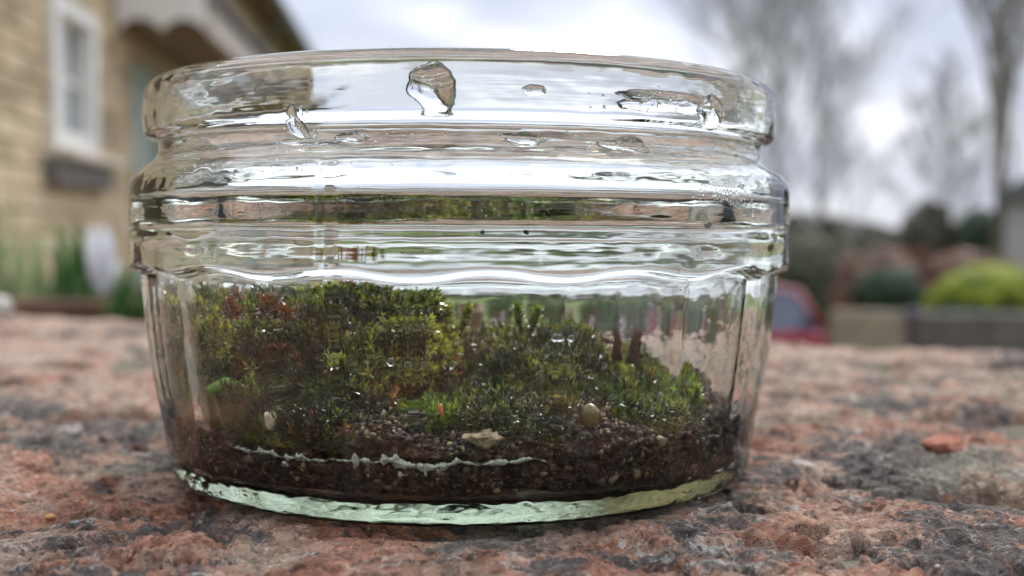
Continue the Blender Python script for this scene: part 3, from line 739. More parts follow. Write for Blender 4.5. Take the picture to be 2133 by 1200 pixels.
def clump(label, cx, cy, rx, ry, ztop, zbot, m, dens=1.0, scale=1.0, seed=1, group=None, e=2.25, tint_bias=0.0, redden=0.0):
    root_z = zbot; h = ztop - zbot
    bm = bmesh.new(); bmesh.ops.create_icosphere(bm, subdivisions=5, radius=1.0)
    U = np.array([v.co for v in bm.verts]); Fc = np.array([[v.index for v in f.verts] for f in bm.faces]); bm.free()
    def surf(U, k):
        s = (np.abs(U[:, 0]) ** e + np.abs(U[:, 1]) ** e + np.abs(U[:, 2]) ** e) ** (-1 / e)
        lum = 1 + .24 * fbm(U * 2.3 + seed * 3.3, 3) + .16 * fbm(U * 6 + seed, 2)
        Q = U * s[:, None] * lum[:, None]
        return np.stack([cx + Q[:, 0] * rx * k, cy + Q[:, 1] * ry * k, root_z + np.where(Q[:, 2] > 0, Q[:, 2] * h, Q[:, 2] * .004) * k], 1)
    cu = clampin(surf(U, .90), .0025)
    o = obj('moss_clump', cu, Fc, M_CUSHION); tag(o, label, 'moss', group)
    area = (rx * ry * 3.2 + (rx + ry) * 3.1 * h); n = int(area / (1.08e-3 * scale) ** 2 * dens)
    D = norm(rng.normal(size=(n, 3))); D[:, 2] = np.abs(D[:, 2]) * 1.0 - .12; D = norm(D)
    P = surf(D, .88); eps = 1e-3
    N_ = norm(np.stack([(P[:, 0] - cx) / rx ** 2, (P[:, 1] - cy) / ry ** 2, (P[:, 2] - root_z) / h ** 2], 1))
    N_ = norm(N_ + rng.normal(size=N_.shape) * .35 + np.array([0, 0, .55]))
    tn = fbm(P * 230 + seed, 3) * .8 + fbm(P * 900, 2) * .3
    tint = np.clip(.34 + tn * 1.05 + rng.normal(size=n) * .14 + tint_bias, 0, .87)
    red = (fbm(P * 160 + seed * 5 + 50, 2) > .42 - redden) & (rng.random(n) < .6); tint[red] = rng.uniform(.9, 1.0, red.sum())
    L = rng.uniform(.0016, .0030, n) * scale
    V, T, tt = shoots(P, N_, L, 15, rng.uniform(.0009, .0018, n) * scale, rng.uniform(.00017, .00030, n) * scale, tint)
    V = clampin(V, .0007)
    s_o = obj('moss_leaves', V, T, m, o, smooth=False, attrs={'tint': tt}); s_o['kind'] = 'stuff'
    front = P[(P[:, 1] < cy + .3 * ry)]; MOSS_PTS.append((front + norm(front - np.array([cx, cy, root_z])) * .0022 * scale))
    return o
G = 'cushions of moss in the jar'
clump('tall olive moss clump against the left side of the jar', xin(432), -.010, .0135, .023, zin(592), .012, M_MOSS, seed=1, group=G)
clump('tallest and widest dark olive moss hummock left of centre in the jar', xin(690), -.014, .0175, .022, zin(564), .012, M_MOSS, seed=2, group=G, redden=.10)
clump('reddish tinged moss shoulder at the right end of the tall hummock', xin(830), -.016, .0075, .016, zin(590), .012, M_MOSS, seed=3, group=G, tint_bias=.12, redden=.2)
clump('dark low moss clump in the saddle behind the middle of the jar', xin(975), -.004, .0085, .018, zin(730), .012, M_MOSS_DARK, seed=4, group=G)
clump('dark green rounded moss clump right of the middle with two tall sprouts', xin(1130), -.010, .0105, .022, zin(700), .012, M_MOSS_DARK, seed=5, group=G, tint_bias=.1)
clump('brownish moss clump under the two dark root tufts', xin(1325), -.006, .0090, .020, zin(772), .011, M_MOSS, seed=6, group=G, redden=.06)
clump('small bright green moss clump at the right end low by the soil', xin(1400, .165), -.017, .0060, .010, zin(835, .165), .0105, M_MOSS_BRIGHT, seed=7, group=G, tint_bias=-.28)
clump('bright green moss tuft low at the front right above the crumbs', xin(1255, .160), -.030, .0065, .006, zin(838, .160), .0105, M_MOSS_BRIGHT, .9, .9, seed=8, group=G, tint_bias=-.24)
clump('small bright green moss tuft low in front just left of the middle', xin(890, .158), -.037, .0045, .0045, zin(850, .158), .0105, M_MOSS_BRIGHT, .9, .8, seed=9, group=G)
clump('low row of bright moss in front of the tallest hummock', xin(620, .160), -.034, .0120, .0045, zin(800, .160), .0105, M_MOSS_BRIGHT, .7, .8, seed=10, group=G, tint_bias=-.1)
clump('low dark moss mat in front of the middle of the jar', xin(1060, .162), -.028, .0120, .008, zin(830, .162), .0105, M_MOSS_DARK, .8, .9, seed=11, group=G)
clump('narrow olive moss column pressed to the left wall of the jar', -.0415, -.010, .0068, .020, zin(600, .183), .0105, M_MOSS, seed=12, group=G, tint_bias=.15)

clump('flat dark moss mat on the soil in the front middle of the jar', xin(1010, .157), -.036, .0110, .0055, zin(868, .157), .0110, M_MOSS_DARK, .9, .8, seed=13, group=G, redden=.1)
clump('sparse olive moss patch on the soil at the front left', xin(500, .163), -.033, .0080, .0055, zin(812, .163), .0110, M_MOSS, .8, .8, seed=14, group=G)
clump('thin dark moss on the soil between the middle mat and the bright tuft at right', xin(1160, .158), -.034, .0070, .006, zin(856, .158), .0110, M_MOSS_DARK, .9, .8, seed=15, group=G)
clump('sparse reddish moss patch on the soil left of the small bright tuft', xin(770, .157), -.036, .0070, .0050, zin(838, .157), .0110, M_MOSS, .7, .8, seed=16, group=G, redden=.35, tint_bias=-.15)

for (px, y_, l, m_, sd, tb) in ((640, -.0395, 'ragged low olive moss almost touching the front glass left of centre', M_MOSS, 31, -.1), (1090, -.0395, 'ragged low dark moss almost touching the front glass right of centre', M_MOSS_DARK, 32, 0), (1350, -.030, 'ragged low moss near the front glass under the right end', M_MOSS_DARK, 33, .05)):
    clump(l, xin(px, .158), y_, .0085, .0048, .0150, .0098, m_, .9, .75, seed=sd, group=G, tint_bias=tb, redden=.05)

# bright sprigs and brown roots that stand above the mass
def sprig(label, base, tip, n=60, m=M_MOSS_BRIGHT, w=.9, name='moss_sprig', cat='moss sprig'):
    base, tip = Vector(base), Vector(tip); mb = MB(); d = tip - base
    mb.tube([base, base + d * .5 + Vector((.0003, 0, 0)), tip], [.00035, .0003, .00018], 6)
    o = mb.build(name, m, None, True)
    s = np.linspace(.15, 1, n); P = np.array(base)[None] + np.array(d)[None] * s[:, None]; P = P + rng.normal(size=P.shape) * .0002
    V, T, tt = shoots(P, np.array(d)[None] + rng.normal(size=P.shape) * .3 * d.length, np.full(n, .0008), 5, np.full(n, .0014 * w), np.full(n, .0003), np.clip(rng.normal(.6, .15, n), 0, 1))
    lv = obj('leaves', V, T, m, o, smooth=False, attrs={'tint': tt}); lv['kind'] = 'stuff'
    return tag(o, label, cat)
def pin(px, py, d): return Vector((xin(px, d), CAM.y + d, zin(py, d)))
sprig('short green sprig standing up on the dark clump, left of a pair', pin(1095, 690, .182), pin(1088, 634, .182))
sprig('bent green sprig on the dark clump, right of a pair', pin(1120, 690, .180), pin(1134, 642, .180))
sprig('thin twisted olive sprig above the saddle right of the tall hummock', pin(945, 700, .178), pin(965, 640, .178), 50, M_MOSS)
sprig('tiny green sprig at the far right end of the moss', pin(1430, 850, .172), pin(1436, 808, .172), 40, M_MOSS_BRIGHT, .7)
def tuft(label, px, py0, py1, d, n, lean, spread):
    a, b_ = pin(px, py0, d), pin(px + lean, py1, d); mb = MB(); rg = random.Random(px)
    for k in range(n):
        o1 = Vector((rg.uniform(-1, 1), rg.uniform(-1, 1), 0)) * .0011 * spread; o2 = Vector((rg.uniform(-1, 1), rg.uniform(-1, 1), rg.uniform(-1.5, .4))) * .0007 * spread
        mid = (a + b_) / 2 + Vector((rg.uniform(-1, 1), rg.uniform(-1, 1), 0)) * .0007 * spread
        mb.tube([a + o1, mid, b_ + o2], [.00016, .00013, .00005], 5)
    for k in range(n // 2):                       # side fibres
        p = a.lerp(b_, rg.uniform(.2, 1)); q = p + Vector((rg.uniform(-1, 1) * .003, rg.uniform(-.5, .5) * .003, rg.uniform(-.0025, .0003)))
        mb.tube([p, (p + q) / 2 + Vector((0, 0, .0003)), q], [.00008, .00006, .00003], 4)
    return tag(mb.build('root_tuft', M_ROOT, None, True), label, 'roots')
tuft('pointed dark brown root tuft, left of the two above the right clump', 1282, 752, 678, .178, 34, -6, .9)
tuft('thick blunt dark brown root tuft, right of the two above the right clump', 1325, 755, 682, .180, 70, 10, 1.35)
tuft('short slanting brown root wisp left of the pointed root tuft', 1262, 712, 700, .178, 22, -22, .8)

# bits lying in the soil and moss
def front_r(px, py, inset=.003):
    """a point just behind the front inside wall of the jar"""
    z = .0394 - (py - 490) / F * .156; rr_ = float(r_in(z)) - inset; x = (px - 962) / F * .158
    return Vector((x, -math.sqrt(max(rr_ ** 2 - x * x, 0)), .0394 - (py - 490) / F * (.2 - math.sqrt(max(rr_ ** 2 - x * x, 0)))))
M_SHELL = simple('cream_seed', (0.58, 0.48, 0.33), 0.5, 0.35, 1200)
p = front_r(572, 872, .0010); tag(lump('seed_half', p, .0012, M_SHELL, (.80, .45, 1.12), 33, 4, amp=.45), 'cream half seed stuck in the dark soil left of centre', 'seed')
M_PEB = simple('beige_pebble', (0.32, 0.25, 0.14), 0.4, 0.7, 900, bmp=.0008)
tag(lump('pebble', front_r(1008, 915, .0034), .0017, M_PEB, (1.5, .9, .8), 4, 5, amp=.7), 'beige wet pebble in the soil at the centre front', 'pebble')
tag(lump('clay_bead', front_r(1225, 862, .0040), .0015, simple('olive_bead', (.14, .12, .04), .25, .3, 500), (1, 1, 1.15), 6, 4, amp=.2), 'olive brown rounded bead left of the bright moss at right', 'bead')
M_ORG = simple('orange_fragment', (.50, .16, .05), .45, .2, 500)
for (px, py, r, sq, l) in ((372, 795, .00075, (.6, .6, 1.2), 'orange fragment upright in the moss at the left wall'), (603, 878, .0007, (1.5, .7, .5), 'orange flake in the soil just right of the seed'), (915, 850, .0006, (.6, .6, 1.4), 'orange sliver beside the small bright tuft')):
    tag(lump('orange_flake', front_r(px, py, .0035), r, M_ORG, sq, px, 3), l, 'flake')
# curled green leaf
p = front_r(455, 808, .0018); lf = MB(); vs = []
for i in range(13):
    for j in range(7):
        u_ = i / 12; a_ = (j / 6 - .5) * 3.6; rad_ = .00125 * math.sin(math.pi * (.18 + .72 * u_))
        vs.append((p.x - .0022 + .0050 * u_, p.y - rad_ * math.cos(a_), p.z + rad_ * math.sin(a_) * .9 + .0006 * math.sin(u_ * 3)))
lf.add(vs, [(i * 7 + j, i * 7 + j + 1, (i + 1) * 7 + j + 1, (i + 1) * 7 + j) for i in range(12) for j in range(6)])
tag(lf.build('curled_leaf', leaf_mat('bright_leaf', (.12, .26, .03), (.22, .42, .06), (.42, .60, .18), .35, 300), None, True), 'curled bright green leaf above the soil at the left front', 'leaf')
# rusty moss stars
M_RUST = moss_mat('rusty_star', [(0, (.10, .03, .010)), (1, (.30, .09, .03))], .3)
for (px, py, d, l) in ((505, 640, .163, 'rust red star of moss on the face of the tall hummock'), (588, 640, .160, 'second rust red star of moss, right of and level with the first')):
    n = 7; c = pin(px, py, d); P = np.array(c)[None] + rng.normal(size=(n, 3)) * .0008
    V, T, tt = shoots(P, rng.normal(size=(n, 3)) * .3 + np.array([0, -.9, .6]), np.full(n, .0010), 14, np.full(n, .0016), np.full(n, .00034), rng.random(n))
    o = obj('moss_star', clampin(V, .0006), T, M_RUST, None, smooth=False, attrs={'tint': tt}); tag(o, l, 'moss')

# water beads on the moss ------------------------------------------------
bm = bmesh.new(); bmesh.ops.create_icosphere(bm, subdivisions=3, radius=1.0); me_b = bpy.data.meshes.new('water_bead'); bm.to_mesh(me_b); bm.free()
me_b.polygons.foreach_set('use_smooth', np.ones(len(me_b.polygons), dtype=bool)); me_b.materials.append(M_WATER)
def bead(p, r, label, group=None):
    o = bpy.data.objects.new('water_bead', me_b); COL.objects.link(o); o.location = p; o.scale = (r, r, r * .95); tag(o, label, 'water drop', group); return o
bead(front_r(1425, 828, .0075), .00095, 'largest clear water bead at the right end of the moss')
bead(pin(1170, 702, .168), .00060, 'round water bead on the dark clump below the pair of sprigs')
bead(front_r(1205, 905, .0022), .00055, 'water bead on the yellow crumbs at the front right')
bead(front_r(822, 752, .004), .00060, 'pale water bead below the tall hummock near the middle')
allp = np.concatenate(MOSS_PTS); allp = allp[(allp[:, 1] < -.002)]
sel = allp[rng.choice(len(allp), 150, replace=False)]
for q in clampin(sel, .0016):
    bead(Vector(q) + Vector((0, -.0006, .0003)), float(rng.uniform(.00018, .00048)), 'tiny clear water bead caught on the moss leaves', 'tiny water beads on the moss')

# water on the inside of the glass --------------------------------------
def film(label, px, py, w, h, th_, seed=0, ragged=.35, tail=None, cat='water drop'):
    """a raised lens of water lying on the inside of the front wall, ragged outline"""
    d = .150; z0 = .0394 - (py - 490) / F * d; x0 = (px - 962) / F * d; R0 = float(r_in(z0)); a0 = math.asin(max(-.98, min(.98, x0 / R0)))
    nr_, na = 10, 48; vs, fs = [], []
    for i in range(nr_ + 1):
        s = i / nr_
        for k in range(na):
            a = 2 * math.pi * k / na
            q = np.array([[math.cos(a) * 1.4 + seed * 3.1, math.sin(a) * 1.4, seed * 1.7]])
            rg_ = 1 + ragged * float(fbm(q, 4, .6)[0]) * 1.6
            u, w_2 = s * math.cos(a) * w * rg_, s * math.sin(a) * h * rg_
            if tail and w_2 < 0: u += tail * (w_2 / h) ** 2; 
            z = z0 + w_2; an = a0 + u / R0; rr_ = float(r_in(z)) + .00010 - (th_ * (1 - s ** 2.4) * (1 + .10 * float(fbm(np.array([[u * 500, w_2 * 500, seed]]), 2)[0])))
            if s == 1: rr_ = float(r_in(z)) + .00025
            vs.append((rr_ * math.sin(an), -rr_ * math.cos(an), z))
    for i in range(nr_):
        for k in range(na):
            k2 = (k + 1) % na; fs.append((i * na + k, i * na + k2, (i + 1) * na + k2, (i + 1) * na + k))
    fs.append(tuple(range(na)))
    # back cap buried in the glass
    b = len(vs); 
    for k in range(na):
        v = Vector(vs[nr_ * na + k]); sc = (math.hypot(v.x, v.y) + .0004) / math.hypot(v.x, v.y); vs.append((v.x * sc, v.y * sc, v.z))
    for k in range(na):
        k2 = (k + 1) % na; fs.append((nr_ * na + k, nr_ * na + k2, b + k2, b + k))
    fs.append(tuple(b + k for k in range(na - 1, -1, -1)))
    o = obj('water_film', vs, fs, M_WATER)
    bm = bmesh.new(); bm.from_mesh(o.data); bmesh.ops.recalc_face_normals(bm, faces=bm.faces); bm.to_mesh(o.data); bm.free()
    return tag(o, label, cat)
film('large teardrop of water inside the rim just left of the middle', 898, 185, .0030, .0030, .0008, 1, .16, .0008)
film('broad ragged sheet of water inside the rim at the upper right', 1400, 195, .0090, .0015, .00014, 2, .4)
film('slanting water streak at the right end of the ragged sheet', 1500, 205, .0026, .0022, .0002, 3, .3, .0015)
film('oval water smear in the neck groove right of the middle', 1085, 295, .0032, .0012, .0005, 4, .35)
film('winding water streak in the neck at the right', 1300, 300, .0034, .0015, .0003, 5, .5, .0020)
film('crinkled water streak inside the rim at the left', 610, 255, .0016, .0024, .00014, 7, .35, .0016)
film('small water smear in the neck groove left of the large teardrop', 735, 290, .0020, .0011, .0008, 8, .4)
film('small oval drop inside the rim right of the large teardrop', 1105, 188, .0016, .0007, .0002, 9, .2)
film('water dribble low in the neck at the left', 640, 300, .0040, .0010, .0007, 10, .5)

for (px, py, r, col, l) in ((1535, 282, .00055, (.42, .25, .07), 'amber grit speck stuck in the neck of the jar at the right'), (1090, 483, .00032, (.06, .04, .03), 'dark dirt speck on the shoulder band right of the middle'), (1001, 483, .00026, (.06, .04, .03), 'smaller dark dirt speck on the shoulder band near the middle'), (1442, 464, .00045, (.16, .16, .14), 'grey dirt speck on the shoulder at the right'), (1541, 310, .00028, (.30, .20, .10), 'tiny tan speck below the amber grit')):
    d = .149; z0 = .0394 - (py - 490) / F * d; x0 = (px - 962) / F * d * (1.0 if px < 1300 else 1.10); rr_ = float(r_in(z0)) - .0001
    tag(lump('dirt_speck', Vector((x0, -math.sqrt(rr_ ** 2 - x0 ** 2), z0)), r, simple('speck', col, .6, .3, 900), (1.2, .8, 1), px, 3, amp=.5), l, 'speck')

# refracted light line over the soil, painted as a pale ragged strip
TM, TMF = [], []
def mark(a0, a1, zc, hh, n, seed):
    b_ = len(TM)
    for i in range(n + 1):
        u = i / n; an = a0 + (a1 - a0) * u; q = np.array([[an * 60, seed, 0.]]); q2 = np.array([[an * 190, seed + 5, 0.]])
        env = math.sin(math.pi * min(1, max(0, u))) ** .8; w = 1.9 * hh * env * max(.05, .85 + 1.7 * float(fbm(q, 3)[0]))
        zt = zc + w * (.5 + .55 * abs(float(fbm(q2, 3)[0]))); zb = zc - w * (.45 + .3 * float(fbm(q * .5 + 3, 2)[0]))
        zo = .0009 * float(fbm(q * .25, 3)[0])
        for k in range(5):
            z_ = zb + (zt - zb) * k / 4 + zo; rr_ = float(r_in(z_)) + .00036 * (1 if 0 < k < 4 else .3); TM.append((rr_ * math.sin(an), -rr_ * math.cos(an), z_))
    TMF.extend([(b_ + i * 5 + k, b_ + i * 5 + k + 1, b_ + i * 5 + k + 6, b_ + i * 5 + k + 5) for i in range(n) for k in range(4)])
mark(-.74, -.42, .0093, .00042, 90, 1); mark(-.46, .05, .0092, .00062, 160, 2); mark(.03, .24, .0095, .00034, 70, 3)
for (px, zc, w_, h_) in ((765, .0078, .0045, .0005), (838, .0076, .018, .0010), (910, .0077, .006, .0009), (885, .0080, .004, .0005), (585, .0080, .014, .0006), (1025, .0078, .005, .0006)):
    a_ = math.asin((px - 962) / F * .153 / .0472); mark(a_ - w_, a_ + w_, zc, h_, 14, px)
m_tm, nt, out = mat('pale_light_line'); b = bsdf(nt, out, rough=.3, spec=.5)
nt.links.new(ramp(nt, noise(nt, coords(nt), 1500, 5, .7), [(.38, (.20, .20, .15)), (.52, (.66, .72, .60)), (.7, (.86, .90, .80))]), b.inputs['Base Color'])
tag(obj('painted_light_line', TM, TMF, m_tm), 'broken pale strip painted as refracted light between the front glass and the dark soil', 'light line')
cv = []; cf = []; hs_ = []
bm = bmesh.new(); bmesh.ops.create_icosphere(bm, subdivisions=2, radius=1.0); c_v = np.array([v.co for v in bm.verts]); c_f = np.array([[v.index for v in f.verts] for f in bm.faces]); bm.free()
rgc = np.random.default_rng(21)
def misty(px, py, w, h, n, r0, r1):
    for k in range(n):
        x_, y_ = px + rgc.normal() * w, py + rgc.normal() * h; d = .150; z0 = .0394 - (y_ - 490) / F * d; X0 = (x_ - 962) / F * d * 1.02; rr_ = float(r_in(z0)) - .00002
        if abs(X0) > rr_ * .97: continue
        r = rgc.uniform(r0, r1); an = math.asin(X0 / rr_); ct = Vector((rr_ * math.sin(an), -rr_ * math.cos(an), z0)); nrm = np.array([math.sin(an), -math.cos(an), 0])
        V = c_v * r * np.array([1, 1, rgc.uniform(.9, 1.6)]); V = V - np.outer(V @ nrm, nrm) * .5
        hs_.append((V + np.array(ct), len(hs_)))
for q in ((1545, 402, 40, 14, 120, .00008, .00030), (1400, 205, 90, 18, 60, .00007, .00022), (620, 270, 22, 30, 45, .00007, .00028), (700, 300, 120, 14, 60, .00006, .0002), (1280, 300, 110, 14, 70, .00006, .00022), (560, 360, 160, 8, 40, .00006, .00018), (1180, 430, 260, 14, 60, .00005, .00014)): misty(*q)
CV = np.concatenate([v for v, _ in hs_]); CF = np.concatenate([c_f + i * len(c_v) for _, i in hs_])
tag(obj('condensation', CV, CF, M_WATER), 'fine scattered beads of condensation inside the upper jar wall', 'condensation', kind='stuff')
a = rgc.uniform(-1.35, 1.35, 160); z = rgc.uniform(.013, .046, 160) ** 1.0; r = r_in(z) - .00003
dv, df_, dt = grains(np.stack([r * np.sin(a), -r * np.cos(a), z], 1), rgc.uniform(.00004, .00014, 160))
tag(obj('dirt_specks', dv, df_, mg, smooth=False, attrs={'tint': dt}), 'tiny brown soil specks stuck all over the inside of the glass', 'dirt', kind='stuff')

# ================================================================== plants in a trough behind the wall on the left
TR = at(150, 640, 1.05); ty = TR.y
tr = empty('wooden_trough', (TR.x - .08, ty, GZ)); tag(tr, 'brown wooden trough of spring plants just beyond the wall at the left', 'trough')
M_WOOD = simple('brown_trough_wood', (.13, .065, .04), .7, .3, 14, bmp=.002)
tz = zT = at(150, 612, 1.05).z - GZ
for (a, b) in (((-.42, -.09), (.42, -.07)), ((-.42, .16), (.42, .18))):
    for k in range(3):
        mb = MB(); mb.box((a[0], a[1], tz - .09 * (k + 1) + .004), (b[0], b[1], tz - .09 * k), bev=.004); mb.build('board', M_WOOD, tr)
for sx_ in (-.44, .42):
    mb = MB(); mb.box((sx_, -.095, 0), (sx_ + .02, .185, tz), bev=.004); mb.build('end_board', M_WOOD, tr)
mb = MB(); mb.box((-.42, -.07, tz - .27), (.42, .16, tz - .018)); mb.build('bedding_soil', simple('bedding', (.04, .028, .02), .9, .4, 60, bmp=.01), tr)
M_BLADE = leaf_mat('blade_green', (.05, .12, .03), (.09, .19, .05), (.16, .28, .09), .4, 8)
M_BLADE_P = leaf_mat('pale_blade', (.20, .28, .12), (.32, .38, .18), (.45, .46, .24), .4, 8)
M_PETAL = leaf_mat('white_petal', (.70, .70, .74), (.80, .80, .84), (.85, .85, .88), .35, 20)
def blade(mb, x, y, z0, h, w, lean, az, n=7):
    dx, dy = math.cos(az), math.sin(az); sx_, sy_ = -dy, dx; vs = []
    for i in range(n + 1):
        u = i / n; off = lean * u * u; ww = w * .5 * (1 - u ** 3) + .0002
        cx_, cy_, cz_ = x + dx * off, y + dy * off, z0 + h * (u - .15 * u * u * abs(lean) / h)
        for s in (-1, 0, 1):
            vs.append((cx_ + sx_ * ww * s + dx * .15 * ww * (s == 0), cy_ + sy_ * ww * s + dy * .15 * ww * (s == 0), cz_))
    mb.add(vs, [(i * 3 + s, i * 3 + s + 1, i * 3 + s + 4, i * 3 + s + 3) for i in range(n) for s in (0, 1)])
def plant(name, label, cat, px, pyt, d, n, wpx, m, flower=False, seed=0, group=None):
    rg = random.Random(seed); b0 = at(px, 640, d); top = at(px, pyt, d); zb = GZ + tz - .02
    o = empty(name, (b0.x, b0.y, zb)); tag(o, label, cat, group)
    H = top.z - zb
    for k in range(n):
        mb = MB(); blade(mb, rg.uniform(-1, 1) * .014, rg.uniform(-1, 1) * .014, 0, H * rg.uniform(.6, 1.02), wpx / F * d, rg.uniform(.01, .05) * H / .15, rg.uniform(0, 6.28))
        mb.build('leaf', m, o, True)
    return o
plant('grass_plant', 'pale wispy grass plant at the far left edge', 'plant', 20, 375, 1.06, 16, 12, M_BLADE_P, seed=1)
plant('grass_plant', 'pale arching grass plant between the left edge and the green leaves', 'plant', 85, 430, 1.16, 14, 14, M_BLADE_P, seed=2)
plant('bulb_plant', 'strap leaved green bulb plant just left of the white flower', 'plant', 158, 445, 1.00, 13, 20, M_BLADE, seed=3)
plant('bulb_plant', 'deep green bulb plant close to the left side of the jar', 'plant', 262, 520, .95, 16, 20, M_BLADE, seed=4)
plant('bulb_plant', 'short green bulb plant between pale grass and the green strap leaves', 'plant', 105, 560, 1.02, 9, 16, M_BLADE, seed=6)
for i, px in enumerate(()):
    plant('bulb_plant', ('green bulb plant seen through the left wall of the jar', 'green bulb plant hidden behind the tall moss hummock')[i], 'plant', px, 520 + 15 * (i % 2), 1.0 + .03 * i, 9, 24, M_BLADE, seed=20 + i)
def crocus(px, py0, py1, d, label, w=.019):
    zb = GZ + tz - .02; b0 = at(px, 600, d); c = empty('crocus', (b0.x, b0.y, zb)); tag(c, label, 'flower')
    z0 = at(px, py1, d).z - zb; z1 = at(px, py0, d).z - zb
    mb = MB(); mb.tube([(0, 0, 0), (.001, 0, z0 + .006)], .0022, 8); mb.build('stem', M_BLADE, c, True)
    for k in range(6):
        a = k * math.pi / 3 + .2; vs = []; n = 10
        for i in range(n + 1):
            u = i / n; r = w * .5 * math.sin(math.pi * min(1, (.12 + .62 * u))) ; hw = w * .36 * math.sin(math.pi * (.06 + .92 * u))
            for s in (-1, -.5, 0, .5, 1):
                aa = a + s * hw / max(r, .003)
                vs.append((r * math.cos(aa), r * math.sin(aa), z0 + (z1 - z0) * u))
        mb = MB(); mb.add(vs, [(i * 5 + s, i * 5 + s + 1, i * 5 + s + 6, i * 5 + s + 5) for i in range(n) for s in range(4)]); mb.build('petal', M_PETAL, c, True)
crocus(208, 470, 612, 1.0, 'tall white closed crocus between the green leaves at the left', .024)
crocus(238, 540, 615, 1.03, 'small pinkish white crocus close beside the tall white one', .012)

# ================================================================== background, right and behind
def foliage(name, label, cat, c, rad, n, leaf, m, core=None, group=None, flat=.25, seed=0, kind=None, trunk=None):
    rg = np.random.default_rng(seed + 100); c = Vector(c)
    root = empty(name, (c.x, c.y, GZ)); tag(root, label, cat, group, kind)
    D = norm(rg.normal(size=(n, 3))); lum = 1 + .36 * fbm(D * 2.6 + seed, 4); rr_ = rg.uniform(.6, 1.0, n) ** .5 * lum
    P = D * rr_[:, None] * np.array(rad); P[:, 2] += c.z - GZ; keep = P[:, 2] > 0.01; P = P[keep]; D = D[keep]; n = len(P)
    T1 = norm(np.cross(D, rg.normal(size=(n, 3)))); T2 = norm(np.cross(D, T1) + D * rg.normal(size=(n, 1)) * .6)
    s = (leaf * rg.uniform(.6, 1.3, (n, 1)))
    V = np.stack([P - T1 * s, P - T2 * s * .5, P + T1 * s, P + T2 * s * .5], 1).reshape(-1, 3); Fc = np.arange(4 * n).reshape(n, 4)
    o = obj('foliage', V, Fc, m, root, smooth=False); o['kind'] = 'stuff'
    if trunk: mb = MB(); mb.tube([(0, 0, 0), (0.02, 0, (c.z - GZ) * .6), (0, .02, c.z - GZ)], [trunk, trunk * .8, trunk * .4], 8); mb.build('trunk', M_BARK2, root, True)
    # branches inside
    mb = MB()
    for k in range(26):
        d = Vector(norm(rg.normal(size=3))); d.z = abs(d.z); e_ = Vector((d.x * rad[0], d.y * rad[1], d.z * rad[2])) * .75
        z_ = Vector((0, 0, max(.0, c.z - GZ - rad[2] * .6))); mb.tube([z_, z_ + e_ * .5, z_ + e_ + Vector((0, 0, rad[2] * .3))], [rad[0] * .02, rad[0] * .014, rad[0] * .005], 5)
    mb.build('branches', M_BARK2, root, True)
    return root
M_YG = leaf_mat('yellow_green_leaves', (.12, .17, .015), (.27, .33, .025), (.46, .48, .05), .3, 9)
M_DG = leaf_mat('dark_green_leaves', (.012, .035, .012), (.025, .060, .022), (.045, .09, .035), .2, 2)
M_BEECH = leaf_mat('copper_beech_leaves', (.13, .07, .045), (.20, .11, .075), (.28, .17, .12), .3, 2)
M_OLIVE = leaf_mat('olive_leaves', (.05, .06, .028), (.085, .09, .045), (.13, .12, .07), .3, 1)
M_OLIVE2 = leaf_mat('brown_olive_leaves', (.06, .055, .035), (.095, .085, .055), (.13, .11, .08), .25, 1)
# clipped shrubs and the garden walls they stand behind
c = at(2058, 622, 7.0); foliage('clipped_shrub', 'rounded yellow green shrub above the grey stone wall at right', 'shrub', c, (.33, .33, .22), 9000, .018, M_YG, seed=1)
c = at(2040, 652, 6.9); foliage('low_shrub', 'dark green growth at the foot of the yellow green shrub', 'shrub', c, (.28, .25, .07), 3000, .02, M_DG, seed=2)
c = at(1850, 612, 10.0); foliage('dark_shrub', 'dark green shrub framed by the copper beech hedge', 'shrub', c, (.30, .30, .24), 6000, .03, M_DG, seed=3)
c = at(1850, 625, 10.9); foliage('beech_hedge', 'copper brown beech hedge curving over the dark shrub', 'hedge', c, (.56, .4, .50), 9000, .035, M_BEECH, seed=4)
c = at(2000, 600, 11.8); foliage('beech_hedge', 'low brown hedge behind the yellow green shrub', 'hedge', c, (.75, .4, .36), 7000, .035, M_BEECH, seed=5)
c = at(1700, 610, 19); foliage('olive_hedge', 'olive green hedge mass beside the right wall of the jar', 'hedge', c, (1.1, .8, 1.0), 9000, .06, M_OLIVE, seed=6)
c = at(1540, 600, 21); foliage('olive_hedge', 'olive hedge seen through the right part of the jar', 'hedge', c, (1.3, .8, .9), 7000, .06, M_OLIVE, seed=16)
M_LG = leaf_mat('mid_green_leaves', (.07, .12, .04), (.12, .19, .06), (.18, .25, .09), .3, 1)
c = at(1250, 610, 24); foliage('green_hedge', 'long green hedge straight behind the jar', 'hedge', c, (2.6, .8, 1.0), 12000, .07, M_LG, seed=17)
c = at(1290, 640, 6.6); foliage('garden_shrub', 'loose green garden shrub behind the jar, left of a matching one', 'shrub', c, (.34, .3, .42), 8000, .022, M_LG, seed=50)
c = at(1480, 640, 6.9); foliage('garden_shrub', 'loose green garden shrub behind the right part of the jar, nearest the car', 'shrub', c, (.26, .3, .40), 8000, .022, M_LG, seed=51)
